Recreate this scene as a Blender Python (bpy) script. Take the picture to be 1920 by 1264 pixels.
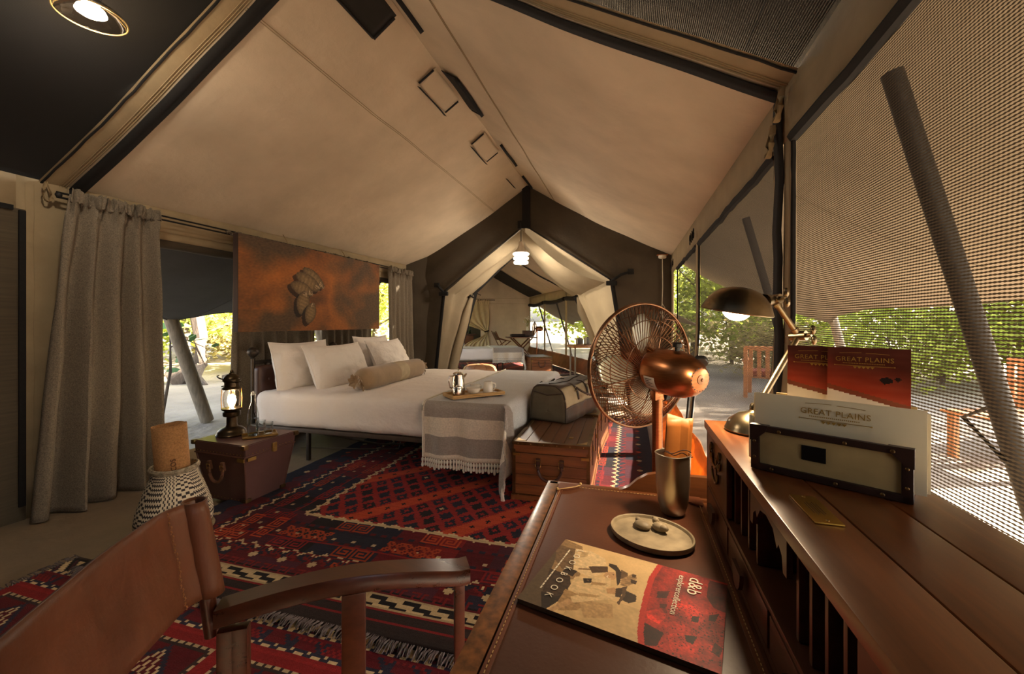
import bpy, bmesh, math, random
import numpy as np
from mathutils import Vector, Matrix, noise
from math import sin, cos, pi, radians, sqrt, atan2

# ------------------------------------------------------------ camera, world, sun, exposure
for o in list(bpy.data.objects):
    bpy.data.objects.remove(o)
scn = bpy.context.scene
C = scn.collection
cam_d = bpy.data.cameras.new('camera')
cam = bpy.data.objects.new('camera', cam_d); C.objects.link(cam)
cam.location = (0, 0, 1.22)
cam.rotation_euler = (radians(90), 0, radians(15.85))
cam_d.sensor_width = 36; cam_d.lens = 775 / 1920 * 36
cam_d.shift_y = -26 / 1920
cam_d.clip_start = 0.02; cam_d.clip_end = 300
scn.camera = cam

w = bpy.data.worlds.new('sky'); scn.world = w; w.use_nodes = True
wn = w.node_tree.nodes; wl = w.node_tree.links
sky = wn.new('ShaderNodeTexSky'); sky.sky_type = 'NISHITA'
sky.sun_disc = False; sky.sun_elevation = radians(25); sky.sun_rotation = radians(74)
sky.dust_density = 3.0; sky.air_density = 1.0; sky.ozone_density = 1.0
hs = wn.new('ShaderNodeHueSaturation'); hs.inputs['Saturation'].default_value = 0.55
wl.new(sky.outputs[0], hs.inputs['Color']); wl.new(hs.outputs[0], wn['Background'].inputs[0])
wn['Background'].inputs[1].default_value = 0.65

sun_d = bpy.data.lights.new('sun', 'SUN'); sun_d.energy = 58.0; sun_d.angle = radians(0.8)
sun_d.color = (1.0, 0.87, 0.70)
sun = bpy.data.objects.new('sun', sun_d); C.objects.link(sun)
SUN_TO = Vector((0.87, 0.25, 0.42)).normalized()       # towards the sun
sun.rotation_euler = SUN_TO.to_track_quat('Z', 'Y').to_euler()
sun.location = (12, 8, 12)

scn.view_settings.view_transform = 'Standard'
scn.view_settings.look = 'None'
scn.view_settings.gamma = 1.0
scn.view_settings.use_curve_mapping = False
scn.view_settings.exposure = 0.62

# ------------------------------------------------------------ helpers
rng = random.Random(7)
def lin(c):
    c /= 255.0
    return c / 12.92 if c <= 0.04045 else ((c + 0.055) / 1.055) ** 2.4
def rgb(r, g, b): return (lin(r), lin(g), lin(b), 1.0)
def nz(x, y=0.0, z=0.0): return noise.noise(Vector((x, y, z)))
def fbm(x, y=0.0, z=0.0, o=4): return noise.fractal(Vector((x, y, z)), 1.0, 2.0, o)

MATS = {}
def nodes_of(name):
    m = bpy.data.materials.new(name); m.use_nodes = True
    nt = m.node_tree
    return m, nt, nt.nodes['Principled BSDF'], nt.nodes['Material Output']
def coords(nt, scale=(1, 1, 1), rot=(0, 0, 0)):
    tc = nt.nodes.new('ShaderNodeTexCoord'); mp = nt.nodes.new('ShaderNodeMapping')
    mp.inputs['Scale'].default_value = scale; mp.inputs['Rotation'].default_value = rot
    nt.links.new(tc.outputs['Object'], mp.inputs[0])
    return mp.outputs[0]
def tex_noise(nt, vec, scale, detail=4, rough=0.55):
    n = nt.nodes.new('ShaderNodeTexNoise'); n.inputs['Scale'].default_value = scale
    n.inputs['Detail'].default_value = detail; n.inputs['Roughness'].default_value = rough
    nt.links.new(vec, n.inputs['Vector']); return n.outputs['Fac']
def ramp(nt, fac, stops):
    r = nt.nodes.new('ShaderNodeValToRGB'); e = r.color_ramp.elements
    while len(e) < len(stops): e.new(0.5)
    for i, (p, c) in enumerate(stops): e[i].position = p; e[i].color = c
    nt.links.new(fac, r.inputs[0]); return r.outputs[0]
def bump(nt, bs, h, strength=0.2, dist=0.01):
    b = nt.nodes.new('ShaderNodeBump'); b.inputs['Strength'].default_value = strength
    b.inputs['Distance'].default_value = dist
    nt.links.new(h, b.inputs['Height']); nt.links.new(b.outputs[0], bs.inputs['Normal'])
def mat(name, col, rough=0.6, metal=0.0, var=0.15, nscale=8.0, stretch=(1, 1, 1), bstr=0.0, bscale=40.0,
        bdist=0.004, emit=None, estr=0.0, trans=0.0, ior=1.45, coat=0.0, translucent=0.0, sheen=0.0, detail=5):
    """plain surface with mottled colour and a fine relief"""
    if name in MATS: return MATS[name]
    m, nt, bs, out = nodes_of(name)
    vec = coords(nt, stretch)
    if var > 0:
        f = tex_noise(nt, vec, nscale, detail)
        lo = tuple(max(0, c * (1 - var * 1.3)) for c in col[:3]) + (1,)
        hi = tuple(min(1, c * (1 + var)) for c in col[:3]) + (1,)
        cc = ramp(nt, f, [(0.3, lo), (0.7, hi)])
        nt.links.new(cc, bs.inputs['Base Color'])
    else:
        bs.inputs['Base Color'].default_value = col; cc = None
    bs.inputs['Roughness'].default_value = rough; bs.inputs['Metallic'].default_value = metal
    bs.inputs['IOR'].default_value = ior
    bs.inputs['Transmission Weight'].default_value = trans
    bs.inputs['Coat Weight'].default_value = coat; bs.inputs['Coat Roughness'].default_value = 0.15
    bs.inputs['Sheen Weight'].default_value = sheen
    if bstr > 0: bump(nt, bs, tex_noise(nt, vec, bscale, 6), bstr, bdist)
    if emit:
        bs.inputs['Emission Color'].default_value = emit; bs.inputs['Emission Strength'].default_value = estr
    if translucent > 0:
        t = nt.nodes.new('ShaderNodeBsdfTranslucent'); mx = nt.nodes.new('ShaderNodeMixShader')
        mx.inputs[0].default_value = translucent
        if cc: nt.links.new(cc, t.inputs[0])
        else: t.inputs[0].default_value = col
        nt.links.new(bs.outputs[0], mx.inputs[1]); nt.links.new(t.outputs[0], mx.inputs[2])
        nt.links.new(mx.outputs[0], out.inputs[0])
    MATS[name] = m; return m
def wood(name, c1, c2, rough=0.35, axis='Y', scale=1.0, coat=0.2, wear=None):
    if name in MATS: return MATS[name]
    m, nt, bs, out = nodes_of(name)
    st = {'X': (1.2, 14, 14), 'Y': (14, 1.2, 14), 'Z': (14, 14, 1.2)}[axis]
    vec = coords(nt, tuple(s * scale for s in st))
    f = tex_noise(nt, vec, 2.2, 8, 0.65)
    cc = ramp(nt, f, [(0.25, c1), (0.5, tuple((a + b) / 2 for a, b in zip(c1, c2))), (0.75, c2)])
    if wear:
        v2 = coords(nt, tuple(s * .35 for s in st)); f2 = tex_noise(nt, v2, 5.0, 9, 0.7)
        k = ramp(nt, f2, [(0.56, (0, 0, 0, 1)), (0.78, (1, 1, 1, 1))])
        mx = nt.nodes.new('ShaderNodeMix'); mx.data_type = 'RGBA'
        nt.links.new(k, mx.inputs[0]); nt.links.new(cc, mx.inputs[6]); mx.inputs[7].default_value = wear
        cc = mx.outputs[2]
    nt.links.new(cc, bs.inputs['Base Color'])
    rr = nt.nodes.new('ShaderNodeMapRange'); rr.inputs[3].default_value = rough * .7; rr.inputs[4].default_value = rough * 1.4
    nt.links.new(f, rr.inputs[0]); nt.links.new(rr.outputs[0], bs.inputs['Roughness'])
    bs.inputs['Coat Weight'].default_value = coat; bs.inputs['Coat Roughness'].default_value = 0.25
    bump(nt, bs, f, 0.12, 0.002)
    MATS[name] = m; return m
def colour_mat(name, rough=0.7, bstr=0.0, bscale=300, sheen=0.0):
    """colour carried by the faces of the mesh (woven or printed colours)"""
    if name in MATS: return MATS[name]
    m, nt, bs, out = nodes_of(name)
    a = nt.nodes.new('ShaderNodeAttribute'); a.attribute_name = 'weave'
    vec = coords(nt)
    f = tex_noise(nt, vec, 90, 3); f2 = tex_noise(nt, vec, 2.5, 3)
    hs = nt.nodes.new('ShaderNodeHueSaturation')
    mr = nt.nodes.new('ShaderNodeMapRange'); mr.inputs[3].default_value = 0.65 if sheen else 0.93; mr.inputs[4].default_value = 1.35 if sheen else 1.05
    nt.links.new(f, mr.inputs[0]); nt.links.new(mr.outputs[0], hs.inputs['Value'])
    nt.links.new(a.outputs['Color'], hs.inputs['Color'])
    nt.links.new(hs.outputs[0], bs.inputs['Base Color'])
    bs.inputs['Roughness'].default_value = rough; bs.inputs['Sheen Weight'].default_value = sheen
    bs.inputs['Specular IOR Level'].default_value = 0.08 if sheen else 0.4
    if bstr: bump(nt, bs, tex_noise(nt, vec, bscale, 3), bstr, 0.004)
    MATS[name] = m; return m
def mesh_mat(name, thread, rows, open_w, cols=0.0, translucent=0.35, axis_rows=2, axis_cols=1):
    """knitted insect screen: threads with real see-through gaps between the rows"""
    if name in MATS: return MATS[name]
    m, nt, bs, out = nodes_of(name)
    tc = nt.nodes.new('ShaderNodeTexCoord')
    sp = nt.nodes.new('ShaderNodeSeparateXYZ'); nt.links.new(tc.outputs['Object'], sp.inputs[0])
    nse = nt.nodes.new('ShaderNodeTexNoise'); nse.inputs['Scale'].default_value = 14; nse.inputs['Detail'].default_value = 3
    nt.links.new(tc.outputs['Object'], nse.inputs['Vector'])
    def band(axis, freq, ph):
        mu = nt.nodes.new('ShaderNodeMath'); mu.operation = 'MULTIPLY_ADD'
        mu.inputs[1].default_value = freq * 2 * pi
        nt.links.new(sp.outputs[axis], mu.inputs[0])
        dz = nt.nodes.new('ShaderNodeMath'); dz.operation = 'MULTIPLY'; dz.inputs[1].default_value = ph
        nt.links.new(nse.outputs['Fac'], dz.inputs[0]); nt.links.new(dz.outputs[0], mu.inputs[2])
        s = nt.nodes.new('ShaderNodeMath'); s.operation = 'SINE'; nt.links.new(mu.outputs[0], s.inputs[0])
        return s.outputs[0]
    a = band(axis_rows, rows, 2.0)
    gap = nt.nodes.new('ShaderNodeMath'); gap.operation = 'GREATER_THAN'; gap.inputs[1].default_value = open_w
    if cols:
        b = band(axis_cols, cols, 2.0)
        ad = nt.nodes.new('ShaderNodeMath'); ad.operation = 'MULTIPLY_ADD'; ad.inputs[1].default_value = 0.45
        nt.links.new(b, ad.inputs[0]); nt.links.new(a, ad.inputs[2]); nt.links.new(ad.outputs[0], gap.inputs[0])
    else:
        nt.links.new(a, gap.inputs[0])
    bs.inputs['Base Color'].default_value = thread; bs.inputs['Roughness'].default_value = 0.8
    t = nt.nodes.new('ShaderNodeBsdfTranslucent'); t.inputs[0].default_value = thread
    m1 = nt.nodes.new('ShaderNodeMixShader'); m1.inputs[0].default_value = translucent
    nt.links.new(bs.outputs[0], m1.inputs[1]); nt.links.new(t.outputs[0], m1.inputs[2])
    tr = nt.nodes.new('ShaderNodeBsdfTransparent'); m2 = nt.nodes.new('ShaderNodeMixShader')
    nt.links.new(gap.outputs[0], m2.inputs[0]); nt.links.new(m1.outputs[0], m2.inputs[1]); nt.links.new(tr.outputs[0], m2.inputs[2])
    nt.links.new(m2.outputs[0], out.inputs[0])
    MATS[name] = m; return m
def glass(name, col=(1, 1, 1, 1), rough=0.02):
    """clear thin glass: mostly see-through with a mirror sheen at grazing angles"""
    if name in MATS: return MATS[name]
    m, nt, bs, out = nodes_of(name)
    g = nt.nodes.new('ShaderNodeBsdfGlossy'); g.inputs['Roughness'].default_value = rough
    t = nt.nodes.new('ShaderNodeBsdfTransparent'); t.inputs[0].default_value = col
    lw = nt.nodes.new('ShaderNodeLayerWeight'); lw.inputs[0].default_value = 0.5
    fr = nt.nodes.new('ShaderNodeMath'); fr.operation = 'POWER'; fr.inputs[1].default_value = 1.6; nt.links.new(lw.outputs['Facing'], fr.inputs[0])
    mx = nt.nodes.new('ShaderNodeMixShader')
    nt.links.new(fr.outputs[0], mx.inputs[0]); nt.links.new(t.outputs[0], mx.inputs[1]); nt.links.new(g.outputs[0], mx.inputs[2])
    nt.links.new(mx.outputs[0], out.inputs[0]); MATS[name] = m; return m

def rotm(rx=0, ry=0, rz=0):
    return Matrix.Rotation(radians(rz), 4, 'Z') @ Matrix.Rotation(radians(ry), 4, 'Y') @ Matrix.Rotation(radians(rx), 4, 'X')
def TR(x, y, z): return Matrix.Translation((x, y, z))
def frame(d, up=(0, 0, 1)):
    d = Vector(d).normalized(); u = Vector(up)
    if abs(d.dot(u)) > 0.98: u = Vector((0, 1, 0))
    a = u.cross(d).normalized(); return a, d.cross(a)

class B:
    """collects shapes; build() links them as ONE mesh object"""
    def __init__(s): s.bm = bmesh.new()
    def box(s, c, size, M=None, bev=0.0, seg=2):
        m = TR(*c) @ Matrix.Diagonal((size[0], size[1], size[2], 1))
        if M: m = M @ m
        r = bmesh.ops.create_cube(s.bm, size=1, matrix=m)
        if bev > 0:
            es = list({e for v in r['verts'] for e in v.link_edges})
            bmesh.ops.bevel(s.bm, geom=es, offset=bev, segments=seg, profile=0.7, affect='EDGES', clamp_overlap=True)
        return s
    def grid(s, P, cu=False, cv=False):
        """P: rows of points -> quads"""
        nu, nv = len(P), len(P[0])
        V = [[s.bm.verts.new(p) for p in row] for row in P]
        for i in range(nu if cu else nu - 1):
            for j in range(nv if cv else nv - 1):
                a, b = V[i][j], V[(i + 1) % nu][j]; c, d = V[(i + 1) % nu][(j + 1) % nv], V[i][(j + 1) % nv]
                try: s.bm.faces.new((a, b, c, d))
                except ValueError: pass
        return V
    def sheet(s, fn, nu, nv, cu=False, cv=False):
        return s.grid([[fn(i / (nu if cu else nu - 1), j / (nv if cv else nv - 1)) for j in range(nv)] for i in range(nu)], cu, cv)
    def tube(s, pts, r, n=8, closed=False, cap=True, flat=1.0, up=(0, 0, 1)):
        pts = [Vector(p) for p in pts]; k = len(pts); rows = []
        for i, p in enumerate(pts):
            if closed: d = pts[(i + 1) % k] - pts[i - 1]
            else: d = pts[min(i + 1, k - 1)] - pts[max(i - 1, 0)]
            a, b = frame(d, up); rr = r[i] if isinstance(r, (list, tuple)) else r
            rows.append([p + a * cos(2 * pi * j / n) * rr + b * sin(2 * pi * j / n) * rr * flat for j in range(n)])
        V = s.grid(rows, cu=closed, cv=True)
        if cap and not closed:
            s.bm.faces.new(V[0][::-1]); s.bm.faces.new(V[-1])
        return s
    def cyl(s, p0, p1, r0, r1=None, n=16):
        return s.tube([p0, p1], [r0, r0 if r1 is None else r1], n)
    def lathe(s, prof, n=24, M=None, cap0=True, cap1=True, fn=None):
        rows = []
        for (r, z) in prof:
            row = []
            for j in range(n):
                a = 2 * pi * j / n; q = r * (fn(a, z) if fn else 1.0)
                p = Vector((q * cos(a), q * sin(a), z)); row.append(M @ p if M else p)
            rows.append(row)
        V = s.grid(rows, cv=True)
        if cap0: s.bm.faces.new(V[0][::-1])
        if cap1: s.bm.faces.new(V[-1])
        return s
    def poly(s, pts, h, M=None):
        """flat outline in xy, extruded by h along z"""
        a = [Vector((p[0], p[1], 0)) for p in pts]; b = [Vector((p[0], p[1], h)) for p in pts]
        if M: a = [M @ p for p in a]; b = [M @ p for p in b]
        A = [s.bm.verts.new(p) for p in a]; Bv = [s.bm.verts.new(p) for p in b]; k = len(pts)
        s.bm.faces.new(A[::-1]); s.bm.faces.new(Bv)
        for i in range(k): s.bm.faces.new((A[i], A[(i + 1) % k], Bv[(i + 1) % k], Bv[i]))
        return s
    def ball(s, c, r, n=16, M=None):
        rx, ry, rz = r if isinstance(r, (tuple, list)) else (r, r, r)
        m = TR(*c) @ Matrix.Diagonal((rx, ry, rz, 1))
        if M: m = M @ m
        bmesh.ops.create_uvsphere(s.bm, u_segments=n, v_segments=max(6, n // 2), radius=1, matrix=m); return s
    def rbox(s, size, r, res, M=None, fn=None):
        """rounded, finely divided box centred at the origin; fn displaces points"""
        hx, hy, hz = [k / 2 for k in size]; r = min(r, hx * .99, hy * .99, hz * .99); cache = {}
        def vert(i, j, k):
            key = (i, j, k)
            if key in cache: return cache[key]
            p = Vector(((i / res[0] * 2 - 1) * hx, (j / res[1] * 2 - 1) * hy, (k / res[2] * 2 - 1) * hz))
            q = Vector((max(-hx + r, min(hx - r, p.x)), max(-hy + r, min(hy - r, p.y)), max(-hz + r, min(hz - r, p.z))))
            d = p - q
            if d.length > 1e-9: p = q + d.normalized() * r
            if fn: p = fn(p)
            if M: p = M @ p
            cache[key] = s.bm.verts.new(p); return cache[key]
        a, b, c = res
        def q(*v):
            try: s.bm.faces.new(v)
            except ValueError: pass
        for i in range(a):
            for j in range(b):
                q(vert(i, j, 0), vert(i, j + 1, 0), vert(i + 1, j + 1, 0), vert(i + 1, j, 0))
                q(vert(i, j, c), vert(i + 1, j, c), vert(i + 1, j + 1, c), vert(i, j + 1, c))
        for i in range(a):
            for k in range(c):
                q(vert(i, 0, k), vert(i + 1, 0, k), vert(i + 1, 0, k + 1), vert(i, 0, k + 1))
                q(vert(i, b, k), vert(i, b, k + 1), vert(i + 1, b, k + 1), vert(i + 1, b, k))
        for j in range(b):
            for k in range(c):
                q(vert(0, j, k), vert(0, j, k + 1), vert(0, j + 1, k + 1), vert(0, j + 1, k))
                q(vert(a, j, k), vert(a, j + 1, k), vert(a, j + 1, k + 1), vert(a, j, k + 1))
        return s
    def build(s, name, m, parent=None, world=False, smooth=40, solid=0.0, xf=None, sub=0):
        if xf: bmesh.ops.transform(s.bm, matrix=xf, verts=s.bm.verts)
        if world and parent:
            mm = parent.matrix_basis.copy(); p = parent.parent
            while p: mm = p.matrix_basis @ mm; p = p.parent
            bmesh.ops.transform(s.bm, matrix=mm.inverted(), verts=s.bm.verts)
        bmesh.ops.recalc_face_normals(s.bm, faces=s.bm.faces)
        me = bpy.data.meshes.new(name); s.bm.to_mesh(me); s.bm.free()
        if smooth:
            me.polygons.foreach_set('use_smooth', [True] * len(me.polygons))
            me.set_sharp_from_angle(angle=radians(smooth))
        o = bpy.data.objects.new(name, me); C.objects.link(o)
        if m: me.materials.append(m)
        if parent: o.parent = parent
        if sub:
            md = o.modifiers.new('smooth', 'SUBSURF'); md.levels = sub; md.render_levels = sub
        if solid:
            md = o.modifiers.new('thick', 'SOLIDIFY'); md.thickness = solid; md.offset = 0
        return o
def tag(o, label=None, cat=None, group=None, kind=None):
    if label: o['label'] = label
    if cat: o['category'] = cat
    if group: o['group'] = group
    if kind: o['kind'] = kind
    return o
def struct(o, label, cat): return tag(o, label, cat, kind='structure')
def thing(name, label, cat, loc=(0, 0, 0), rz=0.0, group=None, M=None):
    o = bpy.data.objects.new(name, None); C.objects.link(o)
    o.empty_display_size = 0.1
    if M is not None: o.matrix_basis = M
    else: o.location = loc; o.rotation_euler = (0, 0, radians(rz))
    return tag(o, label, cat, group)
def copy_tree(o, parent=None):
    kids = [c for c in list(C.objects) if c.parent == o]
    c = o.copy(); C.objects.link(c); c.parent = parent
    for k in kids: copy_tree(k, c)
    return c
def lamp(name, parent, kind, loc, energy, col, size=0.05, world=False):
    d = bpy.data.lights.new(name, kind); d.energy = energy; d.color = col
    if kind in ('POINT', 'SPOT'): d.shadow_soft_size = size
    o = bpy.data.objects.new(name, d); C.objects.link(o); o.parent = parent; o.location = loc
    return o
def coloured(name, Pfn, cols, m, parent=None, nu=None, nv=None):
    """grid of cells, each its own colour. cols: array (nu,nv,3) linear; Pfn(i,j) corner points"""
    nu, nv = cols.shape[:2]
    vs = np.array([Pfn(i, j) for i in range(nu + 1) for j in range(nv + 1)], dtype=float)
    i, j = np.meshgrid(np.arange(nu), np.arange(nv), indexing='ij')
    a = (i * (nv + 1) + j).ravel()
    F = np.stack([a, a + nv + 1, a + nv + 2, a + 1], 1)
    me = bpy.data.meshes.new(name); me.from_pydata(vs.tolist(), [], F.tolist())
    at = me.color_attributes.new('weave', 'FLOAT_COLOR', 'CORNER')
    c4 = np.ones((nu * nv, 4)); c4[:, :3] = cols.reshape(-1, 3)
    at.data.foreach_set('color', np.repeat(c4, 4, axis=0).ravel())
    me.polygons.foreach_set('use_smooth', [True] * len(me.polygons))
    o = bpy.data.objects.new(name, me); C.objects.link(o); me.materials.append(m)
    if parent: o.parent = parent
    return o
FONT_CACHE = {}
def text(name, s, size, m, parent, M, depth=0.0002, align='CENTER', spacing=1.0):
    cu = bpy.data.curves.new(name, 'FONT'); cu.body = s; cu.size = size; cu.align_x = align
    cu.extrude = depth; cu.space_character = spacing; cu.resolution_u = 3
    t = bpy.data.objects.new(name + '_curve', cu); C.objects.link(t)
    dg = bpy.context.evaluated_depsgraph_get()
    me = bpy.data.meshes.new_from_object(t.evaluated_get(dg)); bpy.data.objects.remove(t)
    me.transform(M); me.name = name
    o = bpy.data.objects.new(name, me); C.objects.link(o); me.materials.clear(); me.materials.append(m)
    o.parent = parent; return o
def srgb_arr(a):
    a = np.asarray(a, dtype=float) / 255.0
    return np.where(a <= 0.04045, a / 12.92, ((a + 0.055) / 1.055) ** 2.4)
# ============================================================ materials of the tents
CANVAS = mat('cream_canvas', rgb(206, 186, 158), 0.85, var=0.10, nscale=2.0, bstr=0.25, bscale=5, bdist=0.05)
CANVAS_FINE = mat('cream_canvas_strip', rgb(156, 136, 104), 0.85, var=0.10, nscale=6.0, bstr=0.15, bscale=14, bdist=0.02)
DARK_CANVAS = mat('dark_olive_canvas', rgb(70, 60, 46), 0.9, var=0.12, nscale=3.0, bstr=0.25, bscale=5, bdist=0.04)
TUNNEL = mat('tan_tunnel_canvas', rgb(148, 132, 106), 0.85, var=0.08, nscale=3.0, bstr=0.25, bscale=6, bdist=0.03, translucent=0.03)
BLACK_TAPE = mat('black_webbing', rgb(22, 19, 17), 0.9, var=0.2, nscale=40)
FLY = mat('dark_fly_sheet', rgb(34, 29, 25), 0.9, var=0.1, nscale=2, bstr=0.2, bscale=4, bdist=0.03)
AWNING_GREY = mat('grey_awning_canvas', rgb(84, 82, 80), 0.9, var=0.08, nscale=2, bstr=0.3, bscale=4, bdist=0.04, translucent=0.10)
AWNING_TAN = mat('tan_awning_canvas', rgb(126, 114, 96), 0.9, var=0.08, nscale=2, bstr=0.3, bscale=4, bdist=0.04, translucent=0.07)
SKIRT = mat('orange_ground_skirt', rgb(186, 120, 58), 0.8, var=0.2, nscale=5, bstr=0.35, bscale=9, bdist=0.03, translucent=0.45)
FLOORM = mat('groundsheet', rgb(128, 110, 88), 0.62, var=0.22, nscale=1.6, bstr=0.35, bscale=3.2, bdist=0.05)
NET_NEAR = mesh_mat('insect_net_near', rgb(66, 56, 43), 150, -0.12, cols=100, translucent=0.25)
NET_FAR = mesh_mat('insect_net_grey', rgb(54, 50, 46), 210, 0.60, cols=170, translucent=0.2)
NET_ROOF = mesh_mat('roof_net', rgb(30, 26, 22), 150, 0.1, cols=150, translucent=0.15, axis_rows=0, axis_cols=1)
NET_CLEAR = mesh_mat('insect_net_clear', rgb(70, 66, 60), 190, -0.45, cols=160, translucent=0.3)
POLE = mat('tent_pole_metal', rgb(120, 112, 100), 0.4, 0.8, var=0.1)
POLE_DARK = mat('strut_metal', rgb(34, 30, 27), 0.6, 0.0, var=0.1)
LOG = mat('grey_log_wood', rgb(134, 122, 104), 0.85, var=0.25, nscale=6, stretch=(6, 6, 1), bstr=0.4, bscale=20)

XL, XR, XM, RZ = -3.65, 0.61, -1.55, 3.40
def EZ(y): return 2.13 + 0.015 * max(0.0, min(y, 6.4) - 1.85)
def roofpt(side, s, y, amp=1.0):
    """point on the left (-1) or right (+1) roof slope, s = 0 at the eave, 1 at the ridge"""
    xe = XL if side < 0 else XR
    z = EZ(y) + (RZ - EZ(y)) * s - 0.055 * sin(pi * s) * amp
    wr = 0.020 * nz(y * 1.3 + side * 9, s * 5.0, 3.1) * sin(pi * min(1, max(0, s)))
    wr += 0.022 * sin(s * 3 + y * 7 + 3 * nz(y * .8, s * 2)) * (max(0, s - .55) ** 1.5)
    return Vector((xe + (XM - xe) * s, y, z + wr * amp))
I4 = Matrix.Identity(4)
M2 = TR(-1.835, 9.87, 0) @ rotm(0, 0, 27) @ TR(0.26, -2.72, 0)      # second tent stands turned 27 degrees

def add_struct(bd, name, m, label, cat, xf=None, solid=0.0, parent=None):
    o = bd.build(name, m, parent, xf=xf, solid=solid)
    if parent is None: struct(o, label, cat)
    return o

# ---- roofs of both tents
for (xf, y0, y1, which) in ((I4, 1.86, 6.42, 'sleeping tent'), (M2, 0.3, 8.42, 'far tent')):
    for side, sd in ((-1, 'left'), (1, 'right')):
        b = B(); b.sheet(lambda u, v: roofpt(side, u, y0 + (y1 - y0) * v), 40, 90 if which[0] == 's' else 60)
        roof = add_struct(b, 'ceiling', CANVAS, f'sloping cream canvas roof of the {which}, {sd} of the ridge as one faces the doorway', 'tent roof', xf)
        # seams sewn along the slope
        for s in ((0.73,) if side < 0 else (0.80, )):
            b = B()
            for k in (0.0, 0.006):
                b.tube([roofpt(side, s + k, y0 + (y1 - y0) * i / 60) - Vector((0, 0, 0.004)) for i in range(61)], 0.0022, 5)
            b.build('seam', CANVAS_FINE, roof, xf=xf)
        # valance along the eave
        b = B(); xe = XL if side < 0 else XR
        b.sheet(lambda u, v: Vector((xe - side * (0.012 + 0.02 * (1 - u) * abs(nz(v * 9, side))), y0 + (y1 - y0) * v, EZ(y0 + (y1 - y0) * v) - 0.19 * u + 0.01)), 6, 50)
        b.build('valance', CANVAS_FINE, roof, xf=xf, solid=0.004)

# ---- ridge vents of the sleeping tent: cream flaps bordered with black tape, on both slopes
VENT = mat('vent_net', rgb(38, 33, 28), 0.9, var=0.1)
def roof_strip(b, side, pts, wdt, off):
    """tape laid on the roof along points (s, y)"""
    L = [roofpt(side, s, y) - Vector((0, 0, off)) for s, y in pts]
    n = Vector((0.5 * (-1 if side < 0 else 1), 0, -0.86)); P = []
    for i, p in enumerate(L):
        d = (L[min(i + 1, len(L) - 1)] - L[max(i - 1, 0)]).normalized(); t = d.cross(n).normalized() * wdt / 2
        P.append([p - t, p + t])
    b.grid(P)
def lin_pts(a, c, n): return [(a[0] + (c[0] - a[0]) * i / n, a[1] + (c[1] - a[1]) * i / n) for i in range(n + 1)]
for side, s0, ya, yb, openm, vent_label in ((-1, 0.905, 1.92, 2.56, True, 'dark open net vent under the ridge next to the black rafter strap'),
        (-1, 0.92, 3.16, 3.68, False, 'larger-looking cream ridge vent flap edged with black tape, next to the dark net vents'),
        (-1, 0.915, 4.40, 4.92, False, 'cream ridge vent flap edged with black tape, between another flap and a velcro strip'),
        (-1, 0.935, 5.66, 6.1, None, 'short straight black velcro strip on the bed-head roof slope near the gable'),
        (1, 0.94, 2.25, 2.66, None, 'black velcro strip on the window-side roof slope next to the rafter strap'),
        (1, 0.93, 3.2, 3.86, True, 'dark net vent on the window-side slope across from a cream flap'),
        (1, 0.95, 4.6, 5.3, None, 'thin black velcro strip midway along the window-side roof slope'),
        (1, 0.96, 5.7, 6.3, None, 'thin black velcro strip on the window-side slope touching the gable')):
    t = thing('ridge_vent', vent_label, 'roof vent', roofpt(side, s0, ya), group='ridge vents')
    if openm is not None:
        b = B(); b.sheet(lambda u, v: roofpt(side, s0 + (0.992 - s0) * u, ya + (yb - ya) * v) - Vector((0, 0, 0.022 + (0.035 * sin(pi * v) * (1 - u) if not openm else 0))), 8, 12)
        b.build('flap' if not openm else 'net', CANVAS if not openm else VENT, t, world=True, solid=0.003)
    b = B(); wd = 0.032
    roof_strip(b, side, lin_pts((s0, ya), (s0, yb), 10), wd, 0.028 + (0.03 if openm is False else 0))
    if openm is not None:
        roof_strip(b, side, lin_pts((s0, ya), (0.985, ya), 6), wd * .7, 0.027)
        roof_strip(b, side, lin_pts((s0, yb), (0.985, yb), 6), wd * .7, 0.027)
    b.build('tape_border', BLACK_TAPE, t, world=True, solid=0.003)

# ---- near bay of the roof: cream bands, net panels and the dark fly sheet above
for side, sd in ((-1, 'left'), (1, 'right')):
    b = B(); b.sheet(lambda u, v: roofpt(side, u, 1.72 + 0.15 * v, .9), 30, 4)
    o = add_struct(b, 'ceiling', CANVAS_FINE, f'cream canvas band beside the black rafter strap, {sd} of the ridge as one faces the doorway', 'tent roof')
    b = B()
    for dy in (0.09, 0.105, 0.12):
        b.tube([roofpt(side, i / 30, 1.73 + dy, .9) - Vector((0, 0, 0.004)) for i in range(31)], 0.0018, 5)
    b.build('seam', CANVAS_FINE, o)
    b = B(); b.sheet(lambda u, v: roofpt(side, 0.015 + u * .985, -1.0 + 2.75 * v, .7) + Vector((0, 0, 0.012)), 24, 24)
    o = add_struct(b, 'ceiling', NET_ROOF, f'dark net roof panel in front of the strap, {sd} of the ridge as one faces the doorway', 'roof net')
    b = B(); b.tube([roofpt(side, i / 30, 1.735 + 0.008 * nz(i * .7, side), .9) - Vector((0, 0, 0.006)) for i in range(31)], 0.008, 6, flat=.5)
    b.build('hem', BLACK_TAPE, o)
    if side > 0:
        b = B(); b.tube([roofpt(1, 0.09, -1 + 2.72 * i / 20, .7) + Vector((0, 0, 0.006)) for i in range(21)], 0.003, 5); b.build('seam', BLACK_TAPE, o)
    b = B(); s0 = -0.12 if side < 0 else -0.2
    b.sheet(lambda u, v: roofpt(side, s0 + (1 - s0) * u, -1.05 + 3.35 * v, .4) + Vector((0, 0, 0.20)), 20, 16)
    add_struct(b, 'ceiling', FLY, f'dark outer fly sheet above the net roof panel, {sd} of the ridge as one faces the doorway', 'fly sheet')
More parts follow.
